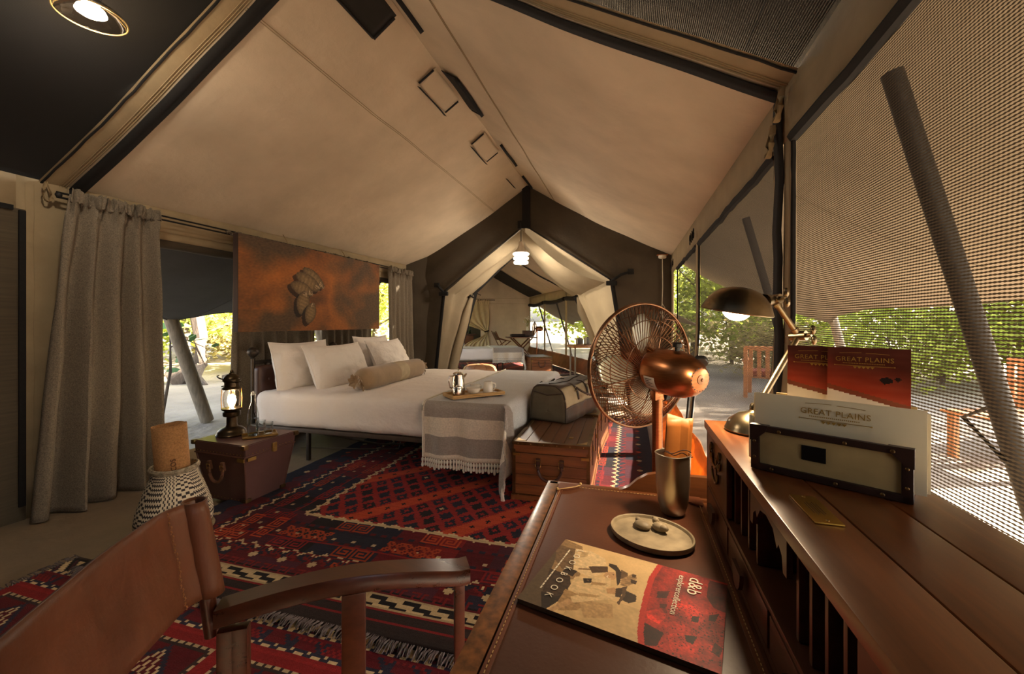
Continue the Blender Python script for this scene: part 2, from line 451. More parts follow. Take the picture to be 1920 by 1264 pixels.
# black strap following the rafter and running down both walls
b = B()
for side in (-1, 1):
    xe = XL if side < 0 else XR
    P = [[roofpt(side, i / 40, 1.865, .9) - Vector((0, 0, 0.016)), roofpt(side, i / 40, 1.865 + (0.085 if side < 0 else 0.075), .9) - Vector((0, 0, 0.016))] for i in range(41)]
    b.grid(P)
    b.grid([[Vector((xe - side * (0.03 + 0.012 * nz(i * .5, side)), 1.86 + 0.03 * nz(i * .35, side + 5), EZ(1.86) - 0.01 - (EZ(1.86)) * i / 20)),
             Vector((xe - side * (0.035 + 0.012 * nz(i * .5, side)), 1.935 + 0.03 * nz(i * .35, side + 5), EZ(1.86) - 0.01 - EZ(1.86) * i / 20))] for i in range(21)])
struct(b.build('trim_1', BLACK_TAPE, solid=0.006), 'wide black webbing strap along the near rafter and down both walls', 'strap')

# ---- gable wall with its peaked doorway, trimmed in black
G1o = [(-3.65, 0), (-3.65, 1.0), (-3.65, 2.2), (-1.55, 3.40), (0.61, 2.2), (0.61, 1.0), (0.61, 0)]
G1i = [(-3.28, 0), (-3.13, 0.46), (-2.986, 1.742), (-1.596, 2.76), (-0.255, 1.847), (-0.115, 0.95), (0.02, 0)]
def path(pts, t):
    k = t * (len(pts) - 1); i = min(int(k), len(pts) - 2); f = k - i
    return tuple(a + (c - a) * f for a, c in zip(pts[i], pts[i + 1]))
def gable(y, outer, inner, xf, m, label, ripple=0.03):
    b = B()
    def fn(u, v):
        o, i = path(outer, v), path(inner, v)
        return Vector((o[0] + (i[0] - o[0]) * u, y + ripple * nz(v * 14, u * 2, y) * sin(pi * u) - 0.03 * u, o[1] + (i[1] - o[1]) * u))
    b.sheet(fn, 14, 97); return add_struct(b, 'wall_far', m, label, 'tent wall', xf)
g1 = gable(6.4, G1o, G1i, None, DARK_CANVAS, 'dark olive gable wall around the peaked doorway to the far tent')
b = B()
b.sheet(lambda u, v: Vector((path(G1i, v)[0] + (0.035 - .07 * u) * (1 if v > .5 else -1), 6.352 - 0.01 * u, path(G1i, v)[1] + (0.06 if .17 < v < .83 else 0) * (u - .2))), 3, 97)
b.build('door_tape', BLACK_TAPE, g1, solid=0.006)
b = B(); b.box((-1.57, 6.35, 3.06), (0.13, 0.02, 0.66)); b.box((-1.60, 6.33, 2.78), (0.2, 0.03, 0.12))
b.build('apex_patch', BLACK_TAPE, g1)
b = B()
for a, c in (((-0.255, 1.847), (0.02, 1.98)), ((-2.986, 1.742), (-3.12, 1.86))):
    b.tube([Vector((a[0], 6.33, a[1])), Vector(((a[0] + c[0]) / 2, 6.30, (a[1] + c[1]) / 2 + .02)), Vector((c[0], 6.36, c[1]))], 0.022, 6)
    b.box((c[0], 6.35, c[1]), (0.09, 0.03, 0.08), bev=0.01)
    b.box((a[0], 6.33, a[1] - .03), (0.16, 0.05, 0.07), bev=0.015)
b.build('door_tie', BLACK_TAPE, g1)
# ---- front gable of the far tent and the canvas tunnel joining the two
G2i = [(-2.86, 0), (-2.74, 0.446), (-2.4, 1.713), (-1.44, 2.66), (-0.49, 1.738), (-0.16, 1.033), (0.12, 0)]
g2 = gable(0.3, G1o, G2i, M2, DARK_CANVAS, 'dark front gable wall of the far tent behind the canvas tunnel')
b = B(); b.sheet(lambda u, v: Vector((path(G2i, v)[0] + (0.03 - .13 * u) * (1 if v > .5 else -1), 0.262, path(G2i, v)[1] + (0.05 if .17 < v < .83 else 0) * (u - .2))), 3, 97)
b.build('door_tape', BLACK_TAPE, g2, xf=M2, solid=0.006)
b = B()
def tun(u, v):
    a = path(G1i, v); c = path(G2i, v)
    p = Vector((a[0], 6.375, a[1])); q = M2 @ Vector((c[0], 0.265, c[1])); r = p.lerp(q, u)
    cen = Vector((-1.6, 6.9, 1.0)); d = (cen - r); d.y = 0; d.normalize()
    bow = (0.10 * sin(pi * u) + 0.035 * sin(u * 14 + 5 * nz(v * 3)) * sin(pi * u) + 0.03 * nz(u * 4, v * 16)) * (0.4 + 0.6 * sin(pi * v))
    return r + d * bow
b.sheet(tun, 26, 97)
tn = add_struct(b, 'wall_tunnel', TUNNEL, 'tan canvas tunnel gathered between the two tent doorways', 'tent wall')
b = B()      # rolled door flap tied at the far doorway, one roll on each side
for pts in ([(-0.49, 1.74), (-0.42, 1.45), (-0.28, 1.15), (-0.05, 0.6), (0.05, 0.1)], [(-2.4, 1.71), (-2.52, 1.3), (-2.66, 0.75), (-2.80, 0.1)]):
    b.tube([M2 @ Vector((x, 0.2, z)) for x, z in pts], [0.03] + [0.075] * (len(pts) - 1), 10)
b.build('rolled_flap', TUNNEL, tn)
b = B()
for x, z in ((-0.47, 1.70), (-2.42, 1.68)):
    b.tube([M2 @ (Vector((x, 0.2, z)) + Vector((cos(a) * .05, sin(a) * .05, .02 * sin(2 * a)))) for a in [2 * pi * i / 12 for i in range(12)]], 0.012, 6, closed=True)
    b.tube([M2 @ Vector((x, .15, z)), M2 @ Vector((x + .09, .14, z + .05)), M2 @ Vector((x + .16, .17, z + .02))], 0.007, 5)
b.build('flap_tie', BLACK_TAPE, tn)
b = B()
Q = [path(G1i, .5 + .17 * i) for i in range(2)]
def fold(u, v):                                  # soft hanging folds under the tunnel ridge
    a = tun(u, 0.5 + 0.0 * v); k = tun(u, 0.66); return a.lerp(k, v) + Vector((-0.04, 0, -0.05 - 0.16 * sin(pi * v) * (1 - .3 * u)))
b.sheet(fold, 10, 16); b.build('ridge_fold', TUNNEL, tn)

# ---- left wall of the sleeping tent: open windows between canvas strips
wl_ = B()
def wall_rect(b, x, ya, yb, za, zb, side, amp=0.006, n=8):
    b.sheet(lambda u, v: Vector((x + amp * nz(u * 5 + ya, v * 5, za), ya + (yb - ya) * u, za + (zb - za) * v)), n, n)
wall_rect(wl_, XL, 1.62, 1.97, -.06, 2.14, -1); wall_rect(wl_, XL, 3.90, 4.14, 0, 2.17, -1); wall_rect(wl_, XL, 6.12, 6.42, 0, 2.2, -1)
wall_rect(wl_, XL, 1.97, 3.90, 1.90, 2.17, -1); wall_rect(wl_, XL, 4.14, 6.12, 1.92, 2.2, -1)
wall_rect(wl_, XL, 1.97, 3.90, -.06, 0.13, -1); wall_rect(wl_, XL, 4.14, 6.12, -.06, 0.13, -1)
wall_rect(wl_, XL, -1.0, 1.62, 1.90, 2.14, -1); wall_rect(wl_, XL, -1.0, 1.62, -.06, 0.1, -1)
wall_left = add_struct(wl_, 'wall_left', CANVAS_FINE, 'cream canvas strips framing the open windows behind the bed', 'tent wall', solid=0.006)
b = B()
for y in (1.66, 1.70): b.tube([Vector((XL + .006, y + .01 * nz(i * .4), 2.1 * i / 20)) for i in range(21)], 0.002, 5)
b.build('seam', CANVAS_FINE, wall_left)
b = B()      # rolled window storm flap seen above the opening
b.tube([Vector((XL - 0.05, 1.97 + 1.93 * i / 12, 1.885 + .01 * nz(i * .8))) for i in range(13)], 0.05, 10)
b.tube([Vector((XL - 0.05, 4.14 + 1.98 * i / 12, 1.90 + .01 * nz(i * .8))) for i in range(13)], 0.05, 10)
b.build('rolled_blind', DARK_CANVAS, wall_left)
b = B(); b.sheet(lambda u, v: Vector((XL + 0.01 + .01 * nz(u * 4, v * 4), -1.0 + 2.66 * u + .006 * nz(v * 7), -.02 + 1.95 * v)), 20, 20)
o = add_struct(b, 'window_1', mat('net_dark_backed', rgb(78, 68, 52), 0.9, var=0.15, nscale=3, stretch=(1, 1, 30)), 'dark fine net side window in front of the black strap', 'net window')
b = B(); b.box((XL + 0.02, 1.64, 1.0), (0.012, 0.03, 1.84)); b.box((XL + 0.02, .3, 1.93), (0.012, 2.6, 0.03)); b.build('hem', BLACK_TAPE, o)
# ---- right wall: net windows
def xr(z): return XR - 0.10 * max(0.0, (1.2 - z) / 1.2) ** 1.3
def net_panel(n, ya, yb, m, label, z0=0.22, z1=1.95, top=0.0, xf=None):
    b = B()
    b.sheet(lambda u, v: Vector((xr(z0 + (z1 - z0) * v) + 0.014 * nz(u * 3 + ya, v * 3) * sin(pi * u), ya + (yb - ya) * u, z0 + (z1 - z0) * v)), 20, 24)
    o = add_struct(b, f'window_{n}', m, label, 'net window', xf)
    b = B()
    e = [Vector((xr(z0 + (z1 - z0) * i / 20) - .012, ya + 0.012 * nz(i * .5, n), z0 + (z1 - z0) * i / 20)) for i in range(21)]
    b.tube(e, 0.009, 6); b.tube([Vector((p.x, yb + 0.012 * nz(i * .5, n + 4), p.z)) for i, p in enumerate(e)], 0.009, 6)
    b.tube([Vector((xr(z1) - .012, ya + (yb - ya) * i / 20, z1 + .02 * nz(i * .5, n) - .02)) for i in range(21)], 0.022, 6)
    b.build('hem', BLACK_TAPE, o, xf=xf); return o
net_panel(2, -1.0, 1.80, NET_NEAR, 'wide knitted net window beside the writing desk')
net_panel(3, 1.99, 4.0, NET_FAR, 'grey net window between the desk lamp and the cream post')
net_panel(4, 4.12, 5.72, NET_FAR, 'grey net window between the cream post and the gable corner')
wr_ = B()
for ya, yb, k in ((1.80, 1.87, 1), (1.945, 1.99, 2), (4.0, 4.12, 3), (6.12, 6.42, 4)):
    wr_.sheet(lambda u, v: Vector((xr(2.2 * v) - .018, ya + (yb - ya) * u + 0.022 * nz(v * 4, k), 2.16 * v)), 4, 24)
wr_.sheet(lambda u, v: Vector((XR - .02, -1.0 + 7.4 * u, 1.93 + (EZ(-1 + 7.4 * u) - 1.91) * v)), 40, 4)
wall_right = add_struct(wr_, 'wall_right', CANVAS_FINE, 'cream canvas posts and eave band around the net windows beside the desk', 'tent wall', solid=0.006)
b = B()
b.sheet(lambda u, v: Vector((0.53 - 0.22 * (1 - v) ** 1.6 + 0.05 * nz(u * 12, v * 2), -1.0 + 7.4 * u, 0.26 * v + .03 * nz(u * 9, 4) * v)), 70, 10)
b.build('ground_skirt', SKIRT, wall_right, solid=0.004)
LOOPM = mat('canvas_loop', rgb(150, 126, 90), 0.85, var=0.1)
b = B()      # canvas loops and rope ties along the eaves
for (x, y, z, sgn) in ((XR - .05, 1.80, 2.12, 1), (XR - .05, 1.90, 2.02, 1), (XL + .04, 1.74, 2.13, -1), (XL + .05, 1.99, 2.10, -1)):
    b.tube([Vector((x - sgn * .018 * sin(pi * i / 10), y + .02 * sin(2 * pi * i / 10), z - 0.13 * sin(pi * i / 10))) for i in range(11)], 0.012, 6, flat=.3)
b.build('hanging_loop', LOOPM, wall_right)
b = B()
for y in (4.06, 5.9):
    for k in range(4):
        b.tube([Vector((XR - .05 - .01 * k, y + .025 * sin(2 * pi * i / 12 + k), 2.08 - .09 * (1 - cos(2 * pi * i / 12)) / 2 - .02 * k)) for i in range(12)], 0.004, 5, closed=True)
b.build('rope_tie', BLACK_TAPE, wall_right)
# ---- unseen near end wall, added closed to keep daylight out; floor
b = B()
b.sheet(lambda u, v: Vector((XL + (XR - XL) * u, -1.02 + .02 * nz(u * 9, v * 3), v * (2.13 + 1.27 * (1 - abs(XL + (XR - XL) * u - XM) / 2.13)))), 30, 16)
add_struct(b, 'wall_near', DARK_CANVAS, 'unseen dark canvas end wall added behind the desk and the chair to keep daylight out', 'tent wall')
b = B()
b.sheet(lambda u, v: Vector((-3.72 + 4.32 * u, -1.2 + 7.65 * v, 0.012 * nz(u * 7, v * 11) * (1 if u < .28 else .2) - 0.008)), 60, 80)
add_struct(b, 'floor', FLOORM, 'tan canvas groundsheet of the sleeping tent', 'floor')
b = B(); b.sheet(lambda u, v: Vector((-3.72 + 4.4 * u, -0.1 + 8.55 * v, -0.008)), 20, 30)
add_struct(b, 'floor', FLOORM, 'tan canvas groundsheet of the far tent', 'floor', M2)
# ---- far tent walls
b = B()
for q in ((.3, .6, 0, 2.2), (2.4, 2.7, 0, 2.2), (4.4, 4.7, 0, 2.2), (6.4, 6.7, 0, 2.2), (8.1, 8.4, 0, 2.2), (.3, 8.4, 1.92, 2.2), (.3, 8.4, 0, .15)): wall_rect(b, XL, *q, -1)
add_struct(b, 'wall_left', CANVAS_FINE, 'cream canvas strips framing the open bed-side windows of the far tent', 'tent wall', M2)
b = B()
for ya, yb in ((0.3, 0.5), (1.8, 1.95), (3.98, 4.16), (6.18, 6.36), (8.28, 8.42)):
    b.sheet(lambda u, v: Vector((XR - .02, ya + (yb - ya) * u, 2.16 * v)), 3, 12)
b.sheet(lambda u, v: Vector((XR - .02, 0.3 + 8.1 * u, 1.92 + .26 * v)), 20, 4)
wr2 = add_struct(b, 'wall_right', CANVAS_FINE, 'cream posts and eave band around the windows of the far tent', 'tent wall', M2, solid=0.006)
b = B(); b.sheet(lambda u, v: Vector((XR - .03 - 0.14 * (1 - v) + .03 * nz(u * 20, v * 2), 0.3 + 8.1 * u, 0.34 * v)), 60, 6)
b.build('ground_skirt', mat('brown_skirt', rgb(120, 78, 46), 0.8, var=0.2, nscale=5, translucent=0.2), wr2, xf=M2, solid=0.004)
b = B()
for ya, yb in ((0.5, 1.8), (1.95, 3.98), (4.16, 6.18), (6.36, 8.28)):
    b.tube([Vector((XR - .05, ya + (yb - ya) * i / 14, 1.90 - .05 * sin(pi * i / 14))) for i in range(15)], 0.06, 8)
b.build('rolled_blind', FLY, wr2, xf=M2)
for n, (ya, yb) in enumerate(((0.5, 1.8), (1.95, 3.98), (4.16, 6.18), (6.36, 8.28))):
    b = B(); b.sheet(lambda u, v: Vector((XR - .015, ya + (yb - ya) * u, 0.3 + 1.62 * v)), 4, 4)
    add_struct(b, f'window_{5 + n}', NET_CLEAR, ['clear net window of the far tent just past the tunnel', 'clear net window of the far tent behind the canister table',
               'clear net window of the far tent beside the far foot trunk', 'clear net window of the far tent beside the folding desk'][n], 'net window', M2)
b = B()      # back gable of the far tent with a doorway to the washroom
def back(u, v):
    x = XL + (XR - XL) * u; top = 2.2 + 1.2 * (1 - abs(x - XM) / (2.1 if x < XM else 2.16))
    lo = 2.05 if -2.75 < x < -1.28 else 0.0
    return Vector((x, 8.4 + 0.02 * nz(x * 3, v * 2) + 0.012 * sin(x * 9) * v, lo + (top - lo) * v))
xs = sorted(set([XL, -2.751, -2.749, -1.281, -1.279, XR] + [XL + (XR - XL) * i / 40 for i in range(41)]))
b.grid([[back((x - XL) / (XR - XL), j / 16) for j in range(17)] for x in xs])
bw = add_struct(b, 'wall_far', CANVAS, 'cream back gable wall of the far tent with a doorway', 'tent wall', M2)
b = B(); b.tube([Vector((XL + .1 + 4.0 * i / 20, 8.37, 2.14)) for i in range(21)], 0.004, 5); b.tube([Vector((XL + .1 + 4.0 * i / 20, 8.37, 1.95)) for i in range(21) if XL + .1 + 4.0 * i / 20 > -1.2], 0.004, 5)
b.build('seam', CANVAS_FINE, bw, xf=M2)
b = B()      # dark straps over the far tent's roof
for y in (1.9, 4.1):
    for side in (-1, 1):
        b.grid([[roofpt(side, i / 30, y) - Vector((0, 0, .02)), roofpt(side, i / 30, y + .12) - Vector((0, 0, .02))] for i in range(31)])
struct(b.build('trim_2', BLACK_TAPE, xf=M2), 'black rafter straps under the roof of the far tent', 'strap')
b = B(); b.sheet(lambda u, v: roofpt(1, .03 + .93 * u, 6.45 + 1.85 * v, .8) - Vector((0, 0, .03)), 16, 10)
add_struct(b, 'ceiling', FLY, 'dark net roof panel over the folding desk in the far tent', 'roof net', M2)
# washroom behind the doorway: dark back wall
b = B(); b.sheet(lambda u, v: Vector((XL + 4.26 * u, 10.6, 3.2 * v)), 4, 4)
b.sheet(lambda u, v: Vector((XL + 4.26 * u, 8.5 + 2.1 * v, 0.0)), 4, 4); b.sheet(lambda u, v: Vector((XL + 4.26 * u, 8.5 + 2.1 * v, 3.0)), 4, 4)
b.sheet(lambda u, v: Vector((XR, 8.5 + 2.1 * u, 3.0 * v)), 4, 4)
add_struct(b, 'wall_washroom', DARK_CANVAS, 'dim olive canvas walls of the washroom beyond the far doorway', 'tent wall', M2)
# ============================================================ outdoors
SOIL = mat('sandy_soil', rgb(156, 144, 128), 0.95, var=0.28, nscale=0.7, bstr=0.6, bscale=5, bdist=0.08, detail=9)
BARK = mat('tree_bark', rgb(96, 84, 72), 0.95, var=0.3, nscale=5, stretch=(5, 5, 1), bstr=0.6, bscale=14, bdist=0.02)
LEAF = [mat('leaf_green', rgb(168, 180, 80), 0.6, var=0.4, nscale=3, translucent=0.55),
        mat('leaf_olive', rgb(192, 190, 104), 0.6, var=0.4, nscale=3, translucent=0.55),
        mat('leaf_dry', rgb(176, 162, 104), 0.7, var=0.35, nscale=3, translucent=0.4)]
b = B()
def gnd(u, v):
    x = -45 + 90 * u; y = -30 + 90 * v
    a = 0.0 if (-4.6 < x < 2.4 and -2 < y < 19) else 0.10 * fbm(x * .35, y * .35, 2) + .05
    far = max(0, sqrt((x + 2) ** 2 + (y - 6) ** 2) - 14) * 0.035
    return Vector((x, y, -0.09 + max(-.05, a) + far))
b.sheet(gnd, 121, 121)
add_struct(b, 'ground', SOIL, 'bare sandy ground around the tents', 'ground')
def leaf_mesh(b, c, size, r):
    """one folded pointed leaf"""
    q = Matrix.Rotation(r.uniform(0, 6.28), 4, 'Z') @ Matrix.Rotation(r.uniform(-1.2, 1.2), 4, 'X') @ Matrix.Rotation(r.uniform(-.8, .8), 4, 'Y')
    L = size; W = size * .38
    pts = [(0, 0, 0), (L * .5, -W, .12 * L), (L, 0, 0), (L * .5, W, .12 * L)]
    v = [b.bm.verts.new(Vector(c) + q @ Vector(p)) for p in pts]
    b.bm.faces.new((v[0], v[1], v[2])); b.bm.faces.new((v[0], v[2], v[3]))
def make_tree(name, label, h, crown, n, lm, seed, group, leaf=0.16, trunk_r=0.11, low=0.3):
    r = random.Random(seed); t = thing(name, label, 'tree', group=group)
    b = B(); tips = []
    lean = r.uniform(-.3, .3)
    main = [Vector((lean * k * k, .25 * nz(k * 3, seed), h * .8 * k - .2)) for k in [i / 8 for i in range(9)]]
    b.tube(main, [trunk_r * (1.25 - .95 * i / 8) for i in range(9)], 8)
    for k in range(9):
        p = main[r.randint(2, 7)]; a = r.uniform(0, 6.28); L = crown * r.uniform(.6, 1.0)
        br = [p + Vector((cos(a) * L * q, sin(a) * L * q, L * .55 * q + .12 * nz(q * 4, seed + k))) for q in (0, .35, .7, 1)]
        b.tube(br, [trunk_r * .4, trunk_r * .28, trunk_r * .18, trunk_r * .06], 6); tips += br[1:]
    b.build('trunk', BARK, t)
    b = B(); tips += main[4:]
    cl = [p + Vector((r.gauss(0, .35), r.gauss(0, .35), r.gauss(0, .25))) * crown * .6 for p in tips for _ in range(3)]
    for i in range(n):
        c = cl[r.randrange(len(cl))] + Vector((r.gauss(0, .3), r.gauss(0, .3), r.gauss(0, .25))) * crown * .45
        if c.z < low: c.z = low + r.random() * .5
        leaf_mesh(b, c, leaf * r.uniform(.6, 1.4), r)
    o = b.build('foliage', lm, t, smooth=0); o['kind'] = 'stuff'
    return t
kinds = [make_tree('tree', 'tall green tree with a bare trunk', 5.2, 1.9, 2600, LEAF[0], 3, 'trees around the camp', low=1.0),
         make_tree('tree', 'broad olive green tree with a forked trunk', 4.2, 2.2, 3000, LEAF[1], 11, 'trees around the camp', low=.6),
         make_tree('bush', 'low rounded green bush', 2.2, 1.5, 2600, LEAF[0], 21, 'bushes around the camp', leaf=.13, trunk_r=.05, low=.05),
         make_tree('bush', 'dry straw coloured thicket bush', 1.7, 1.5, 2200, LEAF[2], 31, 'bushes around the camp', leaf=.13, trunk_r=.04, low=.02)]
for k in kinds[2:]: k['category'] = 'bush'
spots = [  # kind, x, y, scale, where
    (0, -10.5, 7.6, 1.0, 'outside the open window'), (1, -12.5, 9.5, 1.1, 'outside the open window'), (2, -12.0, 7.2, 1.0, 'outside the open window'), (3, -9.6, 9.3, .9, 'outside the open window'),
    (3, -13.5, 11.5, 1.3, 'outside the open window'), (1, -16, 12, 1.4, 'outside the open window'), (2, -15.5, 9.2, 1.4, 'outside the open window'), (0, -11.5, 13.5, 1.2, 'outside the open window'),
    (2, -12.5, 17.5, 1.5, 'outside the open window'), (1, -11.2, 16.5, 1.1, 'outside the open window'), (2, -10.4, 11.4, .8, 'outside the open window'), (3, -17, 15, 1.6, 'outside the open window'),
    (1, 8.5, 9.5, 1.0, 'beyond the desk-side net window'), (0, 7.0, 12.0, 1.0, 'beyond the desk-side net window'), (2, 7.6, 10.2, .9, 'beyond the desk-side net window'), (2, 10.2, 10.4, 1.1, 'beyond the desk-side net window'),
    (1, 13.5, 11.5, 1.4, 'beyond the desk-side net window'), (2, 12.0, 12.8, 1.3, 'beyond the desk-side net window'), (0, 13.0, 11.0, 1.4, 'beyond the desk-side net window'), (2, 6.0, 10.2, .8, 'beyond the desk-side net window'),
    (3, 9.0, 11.5, 1.3, 'beyond the desk-side net window'), (1, 15.5, 13.5, 1.3, 'beyond the desk-side net window'), (2, 5.2, 13.5, 1.2, 'beyond the desk-side net window'), (2, 14.5, 10.5, 1.6, 'beyond the desk-side net window'),
    (2, 3.0, 14.0, 1.0, 'behind the windows of the far tent'), (1, 4.0, 17.0, 1.0, 'behind the windows of the far tent'), (3, 1.0, 15.5, 1.0, 'behind the windows of the far tent'), (2, 1.5, 18.0, 1.3, 'behind the windows of the far tent'),
    (0, 2.2, 16.0, .9, 'behind the windows of the far tent'), (2, 5.0, 19.5, 1.6, 'behind the windows of the far tent'), (3, 3.2, 11.5, .8, 'behind the windows of the far tent'), (2, -0.5, 19.0, 1.4, 'behind the windows of the far tent'),
    (1, 0.5, 21.0, 1.3, 'behind the windows of the far tent'), (2, 4.9, 9.6, .7, 'beyond the desk-side net window'), (2, -1.5, 22, 1.6, 'behind the windows of the far tent'), (1, 6.5, 16.5, 1.3, 'behind the windows of the far tent')]
spots += [(0, 9.8, 12.6, 1.1, 'beyond the desk-side net window')]
r_ = random.Random(4); first = set()
base_label = [k['label'] for k in kinds]
for k, x, y, s, where in spots:
    if k in first: o = copy_tree(kinds[k])
    else: o = kinds[k]; first.add(k)
    o.location = (x, y, gnd((x + 45) / 90, (y + 30) / 90).z); o.rotation_euler = (0, 0, r_.uniform(0, 6.28)); o.scale = (s, s, s)
    o['label'] = base_label[k] + ' ' + where; o['group'] = ('bushes ' if k > 1 else 'trees ') + where
# a leafy branch close to the open window
t = thing('sapling', 'thin sapling with big round leaves beside the log pole outside', 'plant', (-5.9, 3.95, -.1))
b = B(); b.tube([(0, 0, 0), (.1, .05, .7), (.02, .1, 1.25), (.25, .15, 1.45)], [.02, .016, .012, .006], 6); b.tube([(.05, .08, 1.0), (.3, 0.1, 1.1), (.5, .2, 1.0)], [.01, .008, .004], 5)
b.build('stem', BARK, t)
BIGLEAF = mat('big_leaf', rgb(120, 158, 96), 0.5, var=0.2, translucent=0.4)
r_ = random.Random(8)
for i in range(16):
    a = r_.choice([(.02, .1, 1.2), (.2, .14, 1.4), (.4, .15, 1.05), (.3, .1, 1.1), (.1, .05, .8)])
    b = B(); b.poly([(0, 0), (.05, -.045), (.11, -.04), (.15, 0), (.11, .04), (.05, .045)], .002, TR(a[0] + r_.gauss(0, .1), a[1] + r_.gauss(0, .08), a[2] + r_.gauss(0, .1)) @ rotm(r_.uniform(-60, 60), r_.uniform(-40, 40), r_.uniform(0, 360)))
    b.build('leaf', BIGLEAF, t)
# fallen logs and a root heap outside the open window
t = tag(B().tube([(-8.6, 7.0, .02), (-8.2, 7.3, .08), (-7.5, 7.25, .05), (-6.8, 7.5, .02)], [.06, .10, .09, .05], 8).build('fallen_log', BARK), 'dark fallen log lying on the sand beneath the trees', 'log')
t = tag(B().tube([(-9.4, 6.6, 0), (-9.0, 6.8, .35), (-8.9, 6.75, .9), (-9.05, 6.7, 1.8)], [.28, .16, .13, .12], 8).tube([(-9.0, 6.8, .3), (-8.7, 6.5, .1), (-8.3, 6.4, -.05)], [.12, .09, .04], 7).build('tree_stump', BARK), 'thick dark trunk with spreading roots outside the open window', 'tree trunk')
# awnings on both sides
def awning(side, y0, y1, xo, zo, tips, m, label, xf=None):
    xe = (XL if side < 0 else XR) + side * 0.03
    def fn(u, v):
        y = y0 + (y1 - y0) * v
        dt = min(abs(y - k) for k in tips); sc = 1 - math.exp(-dt * 2.2)
        x1 = xo - side * 0.22 * sc; z1 = zo + 0.17 * sc
        x = xe + (x1 - xe) * u; z = 2.10 + (z1 - 2.10) * u - 0.10 * sin(pi * u) + 0.025 * nz(x * 2, y * 2, side)
        return Vector((x, y, z))
    b = B(); b.sheet(fn, 24, 60)
    o = tag(b.build('awning', m, xf=xf, solid=0.004), label, 'awning'); 
    b = B(); b.tube([fn(1.0, i / 59) for i in range(60)], 0.010, 6); b.build('hem', m, o, xf=xf)
    for i in (12, 30, 48):
        b = B(); b.tube([fn(k / 12, i / 59) - Vector((0, 0, .004)) for k in range(13)], 0.004, 5); b.build('seam', m, o, xf=xf)
    return o
awning(-1, 1.75, 6.05, -5.4, 1.24, (1.75, 3.72, 6.0), AWNING_GREY, 'dark grey canvas awning stretched out above the open bed-side window')
awning(1, -1.0, 6.25, 2.5, 1.20, (-1.0, 6.2), AWNING_TAN, 'tan canvas awning stretched out above the desk-side net windows')
awning(1, 0.6, 8.3, 2.3, 1.15, (.7, 3.0, 6.0, 8.2), AWNING_TAN, 'scalloped canvas awning above the windows of the far tent', M2)
# leaning poles that hold the awnings
def strut(p0, p1, r, m, label, group, xf=None, bracket=False, name='awning_pole'):
    t = thing(name, label, 'pole', p0 if xf is None else xf @ Vector(p0), group=group)
    b = B(); b.cyl(p0, p1, r, n=12); b.build('pole', m, t, world=True, xf=xf)
    if bracket:
        q = Vector(p0).lerp(Vector(p1), .53); b = B()
        b.tube([q + Vector((-.02, 0, .05)), q + Vector((-.03, .09, .0)), q + Vector((0, 0, -.09))], .006, 6); b.build('bracket', m, t, world=True, xf=xf)
    return t
strut((-5.32, 4.12, -.06), (-5.40, 3.72, 1.30), 0.075, LOG, 'grey log pole propping the awning outside the open window', None)
strut((-5.25, 6.5, -.06), (-5.38, 6.1, 1.3), 0.06, LOG, 'grey log pole propping the awning beside the gathered far curtain', None)
strut((1.16, 1.32, -.05), (.655, 1.30, 1.87), 0.024, POLE_DARK, 'dark square strut leaning outside the wide net window beside the desk', 'leaning awning struts', bracket=True)
strut((1.16, 2.74, -.05), (.66, 2.72, 1.84), 0.022, POLE_DARK, 'dark strut leaning outside the net window behind the desk lamp', 'leaning awning struts')
for y, lb in ((2.9, 'behind the canister table'), (5.2, 'beside the far trunk'), (7.3, 'behind the far folding desk')):
    strut((1.25, y, -.05), (.66, y, 1.85), 0.025, POLE_DARK, 'thin strut leaning outside the far tent window ' + lb, 'leaning awning struts', xf=M2)
for x, y, lb in ((2.6, 6.2, 'pale bark pole propping the corner of the tan awning'),):
    strut((x + .25, y + .1, -.05), (x - .1, y, 1.3), 0.05, LOG, lb, None)
# wooden armchairs on the sand outside the net windows
TEAK = wood('outdoor_teak', rgb(150, 92, 50), rgb(196, 130, 76), 0.5, 'X', 1.0, 0.0)
def garden_chair(label, loc, rz):
    t = thing('garden_armchair', label, 'chair', loc, rz, 'garden armchairs on the sand')
    for x in (-.32, .32):
        for y in (-.3, .3): B().box((x, y, .3 if y < 0 else .42), (.06, .06, .62 if y < 0 else .86), bev=.006).build('leg', TEAK, t)
        B().box((x, 0, .62), (.09, .72, .03), bev=.006).build('armrest', TEAK, t)
    for i in range(5): B().box((0, -.26 + .13 * i, .34), (.6, .10, .02), bev=.004).build('seat_slat', TEAK, t)
    for i in range(5): B().box((-.24 + .12 * i, .32, .58), (.06, .02, .46), bev=.004).build('back_slat', TEAK, t)
    B().box((0, .32, .83), (.66, .035, .07), bev=.006).build('top_rail', TEAK, t)
    b = B(); b.rbox((.56, .56, .10), .04, (8, 8, 4), TR(0, -.02, .40)); b.build('cushion', mat('rust_cushion', rgb(150, 70, 48), 0.9, var=.15), t)
    return t
garden_chair('teak slatted armchair with rust cushion, outside the wide net window', (4.3, 5.5, 0.0), 120)
garden_chair('teak slatted armchair with rust cushion, behind the net window by the lamp', (2.3, 8.0, -.03), 160)
t = thing('garden_table', 'low teak table on the sand outside the wide net window', 'table', (3.3, 4.7, -.03), 20)
for i in range(6): B().box((-.3 + .12 * i, 0, .42), (.11, .7, .025), bev=.004).build('plank', TEAK, t)
for x in (-.3, .3):
    for y in (-.28, .28): B().box((x, y, .2), (.06, .06, .42), bev=.005).build('leg', TEAK, t)
